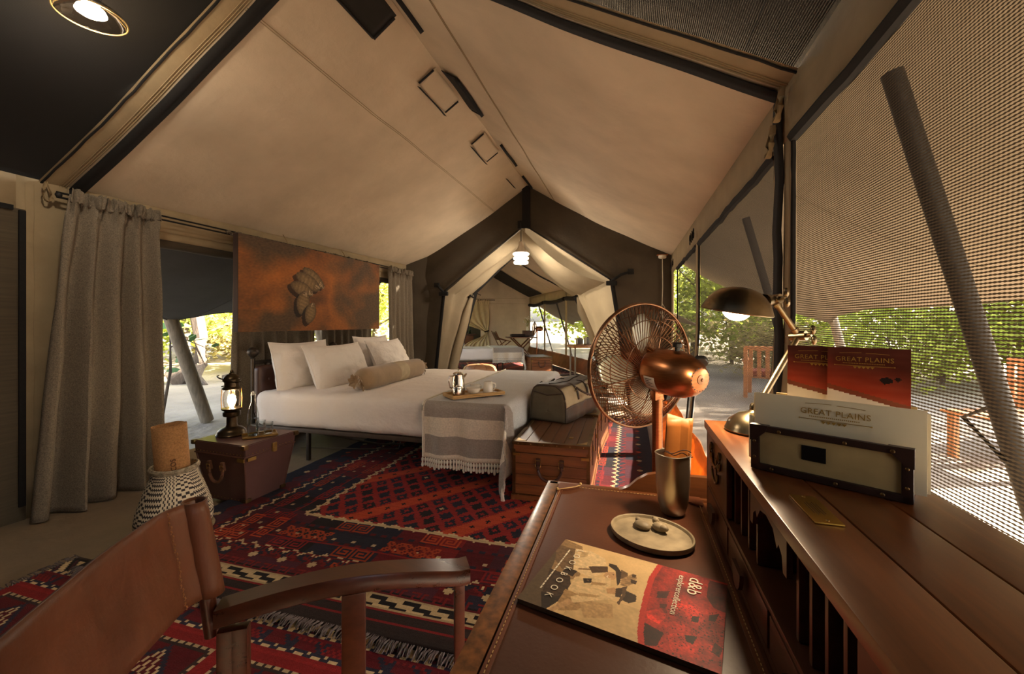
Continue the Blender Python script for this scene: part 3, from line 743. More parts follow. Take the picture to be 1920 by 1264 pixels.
# ============================================================ kilim rugs, woven cell by cell
NAVY, MAROON, RED, ORANGE, CREAM, BLACKW, BROWN, PLUM = [srgb_arr(c) for c in
    ((38, 36, 48), (94, 20, 26), (150, 36, 36), (196, 78, 38), (212, 184, 138), (30, 24, 25), (54, 40, 36), (78, 34, 44))]
RUGM = colour_mat('kilim_wool', 0.95, 0.5, 260, sheen=0.04)
def stamp(A, i, j, rows, colmap):
    for y, row in enumerate(rows):
        for x, ch in enumerate(row):
            if ch in colmap and 0 <= i + x < A.shape[0] and 0 <= j + y < A.shape[1]: A[i + x, j + y] = colmap[ch]
HOOK = ["XXXXXXXXX.XXXXXXXXX", "X.......X.X.......X", "X.XXXXX.X.X.XXXXX.X", "X.X...X.X.X.X...X.X", "X.X.XXX.X.X.XXX.X.X", "X.X.....X.X.....X.X", "X.XXXXXXX.XXXXXXX.X"]
CROSS = [".XX.", "XXXX", "XXXX", ".XX."]
STAR = ["XXX...XXX", "X.XX.XX.X", "XX.XXX.XX", ".XXX.XXX.", "..X...X..", ".XXX.XXX.", "XX.XXX.XX", "X.XX.XX.X", "XXX...XXX"]
SHOOK = ["..XXX..", ".X...X.", ".X.X.X.", "...X.X.", "XXXX.XX"]
def weave_main():
    cs = 0.0115; x0, x1, y0, y1 = -2.62, 0.20, 1.38, 5.6
    nu, nv = int((x1 - x0) / cs), int((y1 - y0) / cs); A = np.zeros((nu, nv, 3))
    i, j = np.meshgrid(np.arange(nu), np.arange(nv), indexing='ij'); X = x0 + i * cs; Y = y0 + j * cs
    r = random.Random(5)
    # distance inward from the long sides, and from the near end
    dx = np.minimum(X - x0, x1 - X); dy = np.minimum(Y - y0, y1 - Y)
    e = np.minimum(dx, np.maximum(dy - 0.09, 0)); e = np.where(dy < .4, np.minimum(dx * 1.25, np.maximum(dy - .09, 0) * .97 + 0), dx * 1.0)
    near = dy * 1.0
    alongx = (dy - .08 < dx) & (dy < 1.2)
    A[:] = MAROON
    side = np.where(alongx, dy, dx); along = np.where(alongx, i, j)
    # outer border
    za = np.where(alongx, 0.39, 0.31); zb = np.where(alongx, 0.76, 0.67)
    blk = ((along // 13) * 7919 + np.where(alongx, 1, 4)) % 5
    ob = side < za
    A[ob] = MAROON * .9
    tooth = ((along % 12) - 6); t1 = np.abs(tooth) * cs * 1.3
    A[ob & (side > za - .075 + t1 * .5)] = NAVY
    A[ob & (side < za - .19 + .03 - t1 * .5)] = NAVY * .9
    A[ob & (side > za - .17) & (side < za - .075) & (blk < 2)] = PLUM
    A[ob & (side > za - .17) & (side < za - .075) & (blk == 3)] = NAVY * 1.1
    k = ((along + (side / cs).astype(int)) % 8 < 2); A[ob & k & (side > za - .075) & (side < za - .03)] = RED * .6
    # middle border
    mb = (side >= za) & (side < zb)
    q = (side - za) / (zb - za); blk = ((along // 17) * 104729 + 3) % 7
    pal = [MAROON, NAVY, PLUM, MAROON * 1.1, BLACKW * 1.3, RED * .72, NAVY * 1.15]
    for k, c in enumerate(pal):
        A[mb & (blk == k) & (q > .03)] = c
    lad = (along % 6 < 3)
    for qa, qb in ((.30, .36), (.66, .72)): A[mb & (q > qa) & (q < qb)] = np.where(lad[..., None], NAVY, MAROON)[mb & (q > qa) & (q < qb)]
    A[mb & (q > .36) & (q < .66)] *= .85
    for (qa) in (.29, .73): A[mb & (np.abs(q - qa) < .012)] = RED * .7
    # field of small dark stepped diamonds on madder red, in diagonal bands
    fd = side >= zb
    P = 12
    a = (i + (j * 0.78)) / P; c = (i - (j * 0.78)) / P
    fa, fc = a % 1, c % 1
    dia = (np.abs(fa - .5) < .36) & (np.abs(fc - .5) < .36)
    stepped = dia & ~(((i // 2) + (j // 2)) % 2 * ((np.abs(fa - .5) > .30) | (np.abs(fc - .5) > .30)) > 0)
    band = np.floor(c).astype(int) % 5; dark = np.floor(a).astype(int) % 3
    A[fd] = (RED * .88 + ORANGE * .06)
    ob2 = fd & ((band == 2)); A[ob2] = (ORANGE * .8 + RED * .2)
    nb = fd & stepped & (band != 2)
    A[nb] = np.where((dark[..., None] == 0), BLACKW * 1.2, NAVY)[nb]
    inn = (np.abs(fa - .5) < .11) & (np.abs(fc - .5) < .11)
    A[fd & inn & (band % 2 == 1)] = RED
    A[fd & inn & (band == 2)] = BLACKW
    A[fd & inn & (band == 4) & (np.floor(a).astype(int) % 7 == 2)] = CREAM * .9
    # zigzag lines of cream
    zz = np.abs((along % 8) - 4) * cs * .8
    for lim, th in ((za, .016), (zb, .018)):
        z = side - lim + .012
        A[(z > zz - th * .4 - .008) & (z < zz + th * .55 - .004)] = CREAM
    A[(side - zb > -.014) & (side - zb < 0.002) ] = CREAM * .95
    # end band: stepped black-and-cream stripe, dark stripes with cream lines
    en = dy < .235
    A[en] = MAROON
    A[(dy < .235) & (dy > .225)] = BLACKW
    st = (dy > .145) & (dy < .205); fl = (((i + 2 * ((j // 2) % 3) * 1) + (j // 2) * 3) // 7) % 2
    A[st] = np.where(fl[..., None] == 0, CREAM * .9, BLACKW)[st]
    A[(dy > .205) & (dy <= .212)] = CREAM * .7; A[(dy > .137) & (dy <= .145)] = CREAM * .7
    A[(dy < .13)] = BROWN * .8
    for q0 in (.118, .062, .012): A[(dy > q0) & (dy < q0 + .009)] = RED * .8
    for q0 in (.105, .05): A[(dy > q0) & (dy < q0 + .007)] = CREAM * .8
    # stamped motifs: hooks, stars and crosses along the borders
    def place_x(yc, step, rows, cm, start=0, jit=0):
        for xx in range(start, nu, step): stamp(A, xx, int((yc - y0) / cs) + r.randint(-jit, jit), rows, cm)
    def place_y(xc, step, rows, cm, start=0):
        rt = [''.join(rows[y][x] for y in range(len(rows))) for x in range(len(rows[0]))]
        for yy in range(start, nv, step): stamp(A, int((xc - x0) / cs), yy, rt, cm)
    oc = [{'X': ORANGE * .8}, {'X': RED * .8}, {'X': ORANGE * .6}]
    for n, (st_, yy) in enumerate(((30, 1.795), (42, 2.04))):
        for q, xx in enumerate(range(26 + 10 * n, nu - 46, st_ + 6)): stamp(A, xx, int((yy - y0) / cs), HOOK, oc[(q + n) % 3])
    place_x(1.93, 11, ["XX", "XX"], {'X': CREAM * .85}, 24, 0)
    for q, xx in enumerate(range(60, nu - 40, 58)):
        for dxx in (0, 9, 18): stamp(A, xx + dxx, int((1.90 - y0) / cs), STAR, {'X': ORANGE * .7})
    for q, xx in enumerate(range(14, nu - 10, 16)):
        if q % 6 == 0: stamp(A, xx - 6, int((1.655 - y0) / cs), STAR, {'X': ORANGE * .75}); stamp(A, xx + 4, int((1.655 - y0) / cs), STAR, {'X': ORANGE * .75})
        stamp(A, xx, int((1.68 - y0) / cs), CROSS, {'X': CREAM * .85})
    place_x(1.60, 9, SHOOK, {'X': RED * .62}, 3); place_x(1.735, 9, SHOOK, {'X': RED * .55}, 6)
    for xc in (-2.52, 0.07):
        for q, yy in enumerate(range(30, nv - 30, 22)): stamp(A, int((xc - x0) / cs), yy, CROSS, {'X': CREAM * .7 if q % 3 else ORANGE * .7})
    for xc, s_ in ((-2.25, 26), (-0.27, 26), (-2.06, 40), (-.42, 40)):
        rt = [''.join(HOOK[y][x] for y in range(7)) for x in range(19)]
        for q, yy in enumerate(range(40, nv - 40, s_ + 4)): stamp(A, int((xc - x0) / cs), yy, rt, oc[q % 3])
    for xc in (-2.14, -.34):
        for yy in range(40, nv - 40, 11): stamp(A, int((xc - x0) / cs), yy, ["XX", "XX"], {'X': CREAM * .7})
    # slight dye changes from row to row
    A *= .76
    ab = np.array([0.88 + .24 * r.random() for _ in range(nv)]); A *= ab[None, :, None]
    return A, cs, x0, y0
A, cs, x0, y0 = weave_main()
def rz_(x, y): return 0.008 + 0.006 * nz(x * 2.5, y * 1.2, 7) + (0.012 * max(0, nz(x * 1.3, y * 5.0, 2)) if x < -.5 else 0)
t = thing('kilim_rug', 'large dark red and navy kilim rug with diamond field under the bed', 'rug', (-1.2, 3.4, 0))
o = coloured('woven_field', lambda i, j: (x0 + i * cs + 1.2, y0 + j * cs - 3.4, rz_(x0 + i * cs, y0 + j * cs) + .012), A, RUGM, t)
o.modifiers.new('thick', 'SOLIDIFY').thickness = 0.006
FRINGE = mat('rug_fringe', rgb(96, 84, 80), 0.95, var=.3, nscale=30)
r_ = random.Random(3); b = B()
for k in range(420):
    x = x0 + 2.82 * k / 420 + r_.gauss(0, .004); L = r_.uniform(.035, .06); d = r_.gauss(0, .012)
    b.tube([(x, y0 + .01, .018), (x + d * .5, y0 - L * .5, .024), (x + d, y0 - L, .012)], [.003, .0035, .002], 4)
o = b.build('fringe', FRINGE, t, world=True); o['kind'] = 'stuff'

def weave_near():
    cs = 0.0125; x0, x1, y0, y1 = -2.75, 0.0, -0.4, 1.46
    nu, nv = int((x1 - x0) / cs), int((y1 - y0) / cs); A = np.zeros((nu, nv, 3))
    i, j = np.meshgrid(np.arange(nu), np.arange(nv), indexing='ij'); dy = (nv - j) * cs; dxl = i * cs
    A[:] = RED * .72
    # patterned panels in the field: dark frames with cream feathered motifs
    pi_, pj = i % 34, (nv - j - 18) % 34; inp = (pi_ > 4) & (pj > 4) & (dy > .26)
    A[inp] = BROWN; A[inp & (pi_ > 6) & (pj > 6) & (pi_ < 32) & (pj < 32)] = MAROON * .75
    ed = inp & ((pi_ == 5) | (pj == 5) | (pi_ == 33) | (pj == 33)); A[ed & ((i + j) % 3 < 2)] = CREAM * .75
    u, v = np.abs(pi_ - 19), np.abs(pj - 19); m = inp & (u + v < 11) & ((u * 2 + v) % 5 < 2); A[m] = CREAM * .8
    A[inp & (u + v < 3)] = NAVY
    A[inp & (u + v >= 11) & (u + v < 13)] = NAVY * 1.1
    # striped border bands along the end that slips under the big rug
    def band(a, b_, c): A[(dy >= a) & (dy < b_)] = c
    band(0, .09, BROWN); band(.02, .115, BLACKW * 1.1)
    z = (dy >= .03) & (dy < .115); s = (np.abs((i % 14) - 7) + ((dy - .03) / cs)).astype(int)
    A[z & (s % 7 < 3)] = CREAM * .85; A[z & (s % 7 == 4)] = PLUM
    band(.115, .135, NAVY * 1.2); A[(dy >= .12) & (dy < .13) & (i % 4 < 2)] = CREAM * .8
    band(.135, .195, MAROON * .85); h = (dy >= .14) & (dy < .19); A[h & (((i % 11) < 2) | ((i + j) % 11 < 2))] = NAVY
    A[h & ((i // 11 + j // 4) % 3 == 0) & ((i + j) % 2 == 0)] = RED * .6
    band(.195, .22, NAVY * 1.2); zz = np.abs((i % 6) - 3) * cs * .5; A[(dy > .198 + zz * .6) & (dy < .208 + zz * .6)] = CREAM * .85
    band(.22, .25, RED * .75)
    rr = random.Random(6); A *= np.array([0.88 + .24 * rr.random() for _ in range(nv)])[None, :, None]
    return A, cs, x0, y0
A2, cs2, x2, y2 = weave_near()
t = thing('kilim_rug', 'smaller red kilim rug with cream feathered motifs tucked under the larger rug', 'rug', (-1.3, .5, 0))
o = coloured('woven_field', lambda i, j: (x2 + i * cs2 + 1.3, y2 + j * cs2 - .5, 0.008 + .003 * nz(i * .1, j * .1)), A2, RUGM, t)
o.modifiers.new('thick', 'SOLIDIFY').thickness = 0.005
b = B(); r_ = random.Random(9)
for k in range(160):
    y = y2 + 1.86 * k / 160; L = r_.uniform(.03, .06)
    b.tube([(x2 + .01, y, .008), (x2 - L * .5, y + r_.gauss(0, .008), .012), (x2 - L, y + r_.gauss(0, .012), .004)], [.003, .0035, .002], 4)
o = b.build('fringe', FRINGE, t, world=True); o['kind'] = 'stuff'
# rug of the far tent
A3 = A[::1, ::1][:, :320].copy()
t = thing('kilim_rug', 'dark red kilim rug on the floor of the far tent', 'rug', M=M2 @ TR(-1.3, 4.2, 0))
coloured('woven_field', lambda i, j: (-1.45 + i * .0125, -1.9 + j * .0125, .012), A3, RUGM, t).modifiers.new('thick', 'SOLIDIFY').thickness = .005

# ============================================================ curtains
CURT = mat('grey_tweed_curtain', rgb(124, 112, 95), 0.95, var=0.3, nscale=160, bstr=0.3, bscale=300, bdist=0.002, translucent=0.06, detail=2)
def curtain(label, x, ya_t, yb_t, ya_b, yb_b, zt, zb, folds, amp, group, seed, xf=None, m=CURT, tie=None):
    def fn(u, v):
        g = v ** .8
        ya = ya_t + (ya_b - ya_t) * g; yb = yb_t + (yb_b - yb_t) * g
        y = ya + (yb - ya) * u
        a = amp * (0.35 + .75 * g); ph = u * folds * 2 * pi + 1.6 * nz(u * 4, seed) + .7 * nz(v * 2, seed + 3)
        off = a * sin(ph) + a * .45 * sin(ph * .47 + seed + v * 1.5) + .015 * nz(u * 9, v * 5, seed)
        if v < .055: off += .012 * sin(u * folds * 21 + seed) ; y += .006 * sin(u * folds * 17)
        z = zt + (zb - zt) * v + (0.012 * nz(u * folds * 5, seed) if v < .02 else 0)
        if tie:
            k = math.exp(-((v - tie) / .16) ** 2); yc = yb_t; y = y + (yc - .06 - y) * k * .92; off *= (1 - .6 * k)
        return Vector((x + off, y, z))
    t = thing('curtain', label, 'curtain', fn(.5, 1.0) if xf is None else xf @ fn(.5, 1.0), group=group)
    b = B(); b.sheet(fn, int(folds * 16), 60); b.build('drape', m, t, world=True, xf=xf, solid=0.005)
    b = B(); b.sheet(lambda u, v: fn(u, 0.0) + Vector((.012 * sin(u * folds * 25 + v * 2 + seed) , .006 * sin(u * folds * 31), .03 - .085 * v + .008 * sin(u * folds * 29 + seed))) + Vector((.016, 0, 0)), int(folds * 26), 7)
    b.build('ruffled_heading', m, t, world=True, xf=xf, solid=0.004)
    return t
curtain('wide grey tweed curtain drawn aside next to the black strap', XL + .15, 1.79, 2.30, 1.62, 2.33, 2.055, 0.0, 4.2, .07, 'grey tweed curtains', 2)
curtain('narrow grey tweed curtain gathered beside the gable wall', XL + .12, 5.55, 6.28, 5.58, 6.30, 2.06, 0.0, 6, .045, 'grey tweed curtains', 5)
curtain('grey tweed curtain hanging behind the headboard and the bedside trunk', XL + .13, 2.98, 3.95, 2.92, 3.95, 2.03, 0.0, 7, .035, 'grey tweed curtains', 8)
curtain('grey tweed curtain hanging behind the headboard next to the far window gap', XL + .13, 4.12, 5.06, 4.12, 5.10, 2.04, 0.0, 7, .035, 'grey tweed curtains', 11)
t = thing('curtain_rod', 'thin black curtain rod along the eave behind the bed', 'curtain rod', (XL + .11, 1.78, 2.02))
for dz in (0, .03):
    b = B(); b.tube([(XL + .10, 1.76, 2.035 + dz), (XL + .10, 4.05, 2.045 + dz), (XL + .10, 6.3, 2.055 + dz)], .007, 8); b.build('rod', BLACK_TAPE, t, world=True)
for y in (1.77, 4.05, 6.3): B().ball((XL + .10, y, 2.05), .018).build('finial', POLE_DARK, t, world=True)
SHEER = mat('cream_muslin', rgb(224, 204, 164), 0.9, var=.08, translucent=0.35)
# curtain of the far doorway: hangs along x, so it is built along y and turned
MC = M2 @ TR(-2.1, 8.33, 0) @ rotm(0, 0, -90)
curtain('cream muslin curtain tied back at the far doorway', 0, -.62, 1.12, .2, 1.16, 2.06, .1, 6, .035, None, 14, xf=MC, m=SHEER, tie=.62)
t = thing('curtain_rod', 'short rod over the far doorway holding the muslin curtain', 'curtain rod', M2 @ Vector((-2.8, 8.33, 2.08)))
b = B(); b.cyl((-2.85, 8.33, 2.08), (-.75, 8.33, 2.08), .014, n=8); b.build('rod', BLACK_TAPE, t, world=True, xf=M2)
t = tag(B().tube([M2 @ Vector((-1.06 + .075 * cos(a), 8.33 + .06 * sin(a), .92 + .02 * cos(a))) for a in [2 * pi * i / 14 for i in range(14)]], .022, 6, closed=True).build('curtain_tie', BLACK_TAPE), 'dark tie band around the cream muslin curtain', 'curtain tie')

# ============================================================ picture on canvas over the bed
def paint():
    nu, nv = 260, 108; A = np.zeros((nu, nv, 3))
    for i in range(nu):
        for j in range(nv):
            x, y = i / nu * 2.17, j / nv * .9
            f = fbm(x * 2.2, y * 2.6, 1.5, 5); g = nz(x * 26 + y * 30, y * 60 - x * 20, 4); k = fbm(x * 1.3 + 5, y * 1.6, 8, 3)
            t = max(0, min(1, .52 + .5 * f + .16 * g)); c = np.array([96, 62, 36]) * (1 - t) + np.array([216, 124, 48]) * t
            d = max(0, min(1, .12 + k * 1.5 + f * .8 + .95 * math.exp(-((x - .25) / .35) ** 2 - ((y - .92) / .26) ** 2) + .8 * math.exp(-((x - 1.95) / .5) ** 2 - ((y - .66) / .35) ** 2) + .6 * math.exp(-((x - .1) / .4) ** 2 - ((y - .05) / .16) ** 2))) * .86
            if y < .2 and x < .6: d = max(d, .35 + .3 * f)
            c = c * (1 - d) + np.array([72, 60, 46]) * d * (1 + .25 * g)
            A[i, j] = c
    pods = [(.92, .58, .185, .075, -30), (.84, .53, .19, .082, -22), (.75, .445, .165, .075, -16), (.765, .30, .135, .092, 74), (.87, .19, .125, .078, 68)]
    for (px_, py_, a, b_, ang) in pods:
        ca, sa = cos(radians(ang)), sin(radians(ang))
        for i in range(nu):
            for j in range(nv):
                x, y = i / nu * 2.17, j / nv * .9
                for sh in (1, 0):
                    X, Y = x - px_ + .045 * sh, y - py_ + .03 * sh
                    u, v = (X * ca + Y * sa) / a, (-X * sa + Y * ca) / b_
                    r2 = u * u + v * v * (1 + .5 * u * u)
                    if r2 < 1:
                        if sh: A[i, j] = A[i, j] * .45
                        else:
                            n = nz(u * 9, v * 7, px_ * 9); k = .62 + .5 * sqrt(1 - r2) + .16 * n + .1 * sin(u * 22) * (1 - r2)
                            A[i, j] = np.array([122, 98, 66]) * k + (np.array([56, 52, 48]) if (u > .55 and abs(v) < .3 and n > 0) else 0)
    return srgb_arr(np.clip(A, 0, 255))
t = thing('canvas_picture', 'wide orange and brown canvas print of clustered pods above the bed', 'picture', (XL + .22, 2.89, 1.12))
PA = paint()
coloured('printed_canvas', lambda i, j: (.062, 2.17 * i / 260, .02 + .89 * j / 108 ), PA, colour_mat('printed_canvas_cloth', .75, .2, 400), t)
b = B(); b.box((.03, 1.085, .465), (.058, 2.17, .89), bev=.004); b.build('stretcher', mat('canvas_edge', rgb(58, 40, 30), .8, var=.2), t)
for y in (.6, 1.5): B().tube([(.03, y, .90), (.0, y + .005, .96), (-.04, y, 1.02)], .004, 5).build('hanging_cord', LOOPM, t)
b = B(); b.tube([(-.05 + .01 * sin(i * 2.3), .02 + 2.1 * i / 90, .93 + .012 * sin(i * 1.7)) for i in range(91)], .016, 6); 
t2 = tag(b.build('curtain_ruffle', CURT, xf=TR(XL + .16, 2.9, 1.12)), 'gathered curtain ruffle showing along the top of the canvas picture', 'curtain')
# ============================================================ bed, pillows, throw
BEDMETAL = mat('dark_bronze_metal', rgb(70, 60, 50), 0.4, 0.7, var=0.15, nscale=12)
BEDFRAME = mat('brown_bed_rail', rgb(78, 64, 52), 0.55, 0.2, var=0.15, nscale=10)
HBLEATHER = mat('dark_brown_headboard_leather', rgb(74, 48, 38), 0.38, var=0.2, nscale=5, bstr=0.2, bscale=90, bdist=0.002)
LINEN = mat('white_linen', rgb(236, 226, 216), 0.85, var=0.03, nscale=3, bstr=0.6, bscale=6, bdist=0.035, sheen=.1)
PILLOWM = mat('white_pillow_cotton', rgb(240, 232, 222), 0.85, var=0.03, nscale=3, bstr=0.7, bscale=8, bdist=0.035)
SUEDE = mat('tan_suede', rgb(158, 132, 100), 0.95, var=0.15, nscale=7, bstr=0.2, bscale=60, bdist=0.003, sheen=.4)
SUEDE_LT = mat('pale_embroidered_band', rgb(186, 168, 138), 0.9, var=0.1, nscale=20)
BX0, BX1 = -3.30, -0.90                   # head and foot ends
def bed_frame(y0, y1, label, xf=None, group='single bed frames'):
    yc = (y0 + y1) / 2; W = y1 - y0
    base = TR((BX0 + BX1) / 2, yc, 0)
    t = thing('bed_frame', label, 'bed', M=(xf or I4) @ base, group=group)
    L = BX1 - BX0; hx, fx = -L / 2, L / 2
    for s in (-1, 1): B().box((0, s * (W / 2 - .02), .288), (L, .04, .035), bev=.006).build('side_rail', BEDFRAME, t)
    for x in (hx + .02, fx - .02): B().box((x, 0, .288), (.04, W - .08, .035), bev=.006).build('end_rail', BEDFRAME, t)
    for x in (hx + .55, fx - .45):
        for s in (-1, 1):
            b = B(); b.box((x, s * (W / 2 - .10), .135), (.03, .03, .27), bev=.004); b.build('leg', BEDMETAL, t)
    b = B(); b.tube([(-.6, -W / 2 + .1, .25), (-.2, 0, .06), (.0, .1, .05)], .008, 6); b.build('tension_wire', POLE, t)
    b = B(); b.tube([(-.75, -W / 2 + .12, .1), (-.35, -.1, .03), (.0, .0, .03), (-.1, .2, .03)], .006, 6); b.build('power_cord', POLE, t)
    for s in (-1, 1):
        b = B(); b.cyl((hx - .03, s * (W / 2 - .055), .0), (hx - .03, s * (W / 2 - .055), .90), .018, n=12)
        p = b.build('head_post', BEDMETAL, t)
        b = B(); b.lathe([(.012, .885), (.022, .895), (.016, .905), (.030, .915), (.046, .935), (.050, .955), (.044, .975), (.028, .99), (.008, .998)], 18, TR(hx - .03, s * (W / 2 - .055), 0)); b.build('finial', BEDMETAL, p)
    b = B(); b.box((hx - .03, 0, .855), (.03, W - .1, .035), bev=.008); b.build('head_rail', BEDMETAL, t)
    b = B()
    def tuft(p):
        k = 0
        for yy in (-.36, -.12, .12, .36):
            for zz in (-.1, .1): k += math.exp(-((p.y - yy) ** 2 + (p.z - zz) ** 2) / .0025)
        return Vector((p.x - (.02 * k if p.x > 0 else 0), p.y, p.z))
    b.rbox((.09, W - .08, .46), .04, (4, 40, 22), TR(hx + .02, 0, .60), tuft); hb = b.build('headboard', HBLEATHER, t)
    for yy in (-.36, -.12, .12, .36):
        for zz in (-.1, .1): B().ball((hx + .052, yy, .60 + zz), (.006, .013, .013), 10).build('button', HBLEATHER, hb)
    for yy in (-.3, .3): B().box((hx + .0, yy, .84), (.04, .05, .03), bev=.006).build('strap_buckle', BEDMETAL, hb)
    return t
def mattress_fn(x_off, y_off):
    def fn(p):
        w = 0.007 * nz(p.x * 3.1 + x_off, p.y * 7, p.z * 6) + .006 * nz(p.x * 9, p.y * 2.2 + y_off, p.z * 5)
        edge = max(0, 1 - (p.z + .15) / .3)
        side = sin(p.x * 16 + 3 * nz(p.x * 2, y_off)) * .008 * edge
        return p + Vector((w * .4, (w + side) * (1 if p.y > 0 else -1) * .8, w * (1.0 if p.z > 0 else .2) - .012 * (abs(p.x) / 1.2) ** 4))
    return fn
bf1 = bed_frame(2.95, 3.985, 'dark metal single bed frame with leather headboard, beside the bedside trunk')
bf2 = bed_frame(4.015, 5.05, 'dark metal single bed frame with leather headboard, beside the far gathered curtain')
t = tag(B().rbox((2.34, 2.14, .31), .075, (70, 60, 12), None, mattress_fn(0, 3)).build('duvet', LINEN, xf=TR((BX0 + BX1) / 2 + .02, 4.0, .46)), 'white duvet and mattress covering both joined beds', 'bedding')
def pillow(label, c, wdt, hgt, th, rx, ry, rz, seed, m=PILLOWM, group='white bed pillows'):
    t = thing('pillow', label, 'pillow', M=TR(*c) @ rotm(rx, ry, rz), group=group)
    b = B(); n = 26
    def half(s):
        rows = []
        for i in range(n + 1):
            row = []
            for j in range(n + 1):
                u, v = i / n * 2 - 1, j / n * 2 - 1
                k = max(0, (1 - abs(u) ** 2.6)) ** .55 * max(0, (1 - abs(v) ** 2.6)) ** .55
                pin = 1 - .10 * (1 - abs(u) ** 2) * (abs(v) ** 3); pin2 = 1 - .08 * (1 - abs(v) ** 2) * (abs(u) ** 3)
                wr = .010 * nz(u * 3, v * 3, seed) + .012 * nz(u * 2 + 7 * v, v * 6, seed + 2) * (abs(u) + abs(v)) * .5
                row.append(Vector((u * wdt / 2 * pin2, v * hgt / 2 * pin, s * (th / 2 * k + (wr * k * 2)))))
            rows.append(row)
        b.grid(rows)
    half(1); half(-1); bmesh.ops.remove_doubles(b.bm, verts=b.bm.verts, dist=.0005)
    b.build('pillow_cover', m, t)
    b = B(); pts = []
    for (a, d) in (((-1, -1), (1, -1)), ((1, -1), (1, 1)), ((1, 1), (-1, 1)), ((-1, 1), (-1, -1))):
        for k in range(12):
            u = a[0] + (d[0] - a[0]) * k / 12; v = a[1] + (d[1] - a[1]) * k / 12
            pts.append(Vector((u * wdt / 2 * (1 - .08 * (1 - abs(v) ** 2) * (abs(u) ** 3)), v * hgt / 2 * (1 - .10 * (1 - abs(u) ** 2) * (abs(v) ** 3)), 0)))
    b.tube(pts, .004, 5, closed=True); b.build('piped_seam', m, t)
    return t
# pillow plane: local x along the bed's width, local y up, local z towards the foot
pillow('white pillow propped upright on the headboard beside the lantern', (-3.10, 3.37, .80), .74, .50, .20, 78, 0, 90, 1)
pillow('plump white pillow in front, resting against the tan bolster', (-2.82, 3.55, .79), .80, .48, .24, 66, 0, 88, 2)
pillow('white pillow propped on the headboard nearest the gathered curtain', (-3.10, 4.55, .82), .74, .50, .20, 76, 0, 92, 3)
pillow('white pillow leaning in front, behind the far end of the bolster', (-2.84, 4.50, .80), .80, .48, .22, 64, 0, 94, 4)
# bolster
t = thing('bolster', 'tan suede bolster cushion with tied ends and pale embroidered band', 'cushion', M=TR(-2.36, 3.80, .705) @ rotm(0, 0, 2))
b = B(); L = 1.16
prof = [(.02, -L / 2 - .035), (.05, -L / 2 - .02), (.085, -L / 2 + .01), (.102, -L / 2 + .05)] + [(.105 + .004 * nz(k), -L / 2 + .05 + (L - .1) * k / 20) for k in range(1, 20)] + [(.102, L / 2 - .05), (.085, L / 2 - .01), (.05, L / 2 + .02), (.02, L / 2 + .035)]
RX = rotm(-90, 0, 0)
b.lathe(prof, 32, RX, fn=lambda a, z: 1 + (.05 * sin(a * 14) * max(0, (abs(z) - .48) / .12) if abs(z) > .48 else .008 * nz(cos(a) * 2, sin(a) * 2, z * 5)))
b.build('bolster_cover', SUEDE, t)
b = B(); b.lathe([(.1075, -.02), (.1085, 0), (.1085, .14), (.1075, .16)], 32, RX, False, False); bd = b.build('embroidered_band', SUEDE_LT, t)
EMB = mat('embroidery_thread', rgb(110, 96, 70), .9, var=.2); b = B()
for k in range(10):
    a = radians(200 + 0) + .16 * sin(k * 1.3); z = .02 + .011 * k
    b.ball(RX @ Vector((.1095 * cos(a - 1.9), .1095 * sin(a - 1.9), z)), .006, 8)
b.build('embroidery', EMB, bd)
for s in (-1, 1):
    b = B(); b.lathe([(.022, 0), (.03, .015), (.06, .06), (.055, .065), (.02, .03)], 20, RX @ TR(0, 0, s * (L / 2 + .03)) @ (rotm(180, 0, 0) if s < 0 else I4), fn=lambda a, z: 1 + .22 * sin(a * 7)); b.build('gathered_end', SUEDE, t)
    b = B(); b.tube([RX @ Vector((.026 * cos(a), .026 * sin(a), s * (L / 2 + .032))) for a in [2 * pi * i / 14 for i in range(14)]], .007, 6, closed=True)
    b.tube([RX @ Vector((.03, .0, s * (L / 2 + .03))), RX @ Vector((.06, .05, s * (L / 2 + .045))), RX @ Vector((.05, .10, s * (L / 2 + .03)))], .007, 6)
    b.build('tie', SUEDE, t)
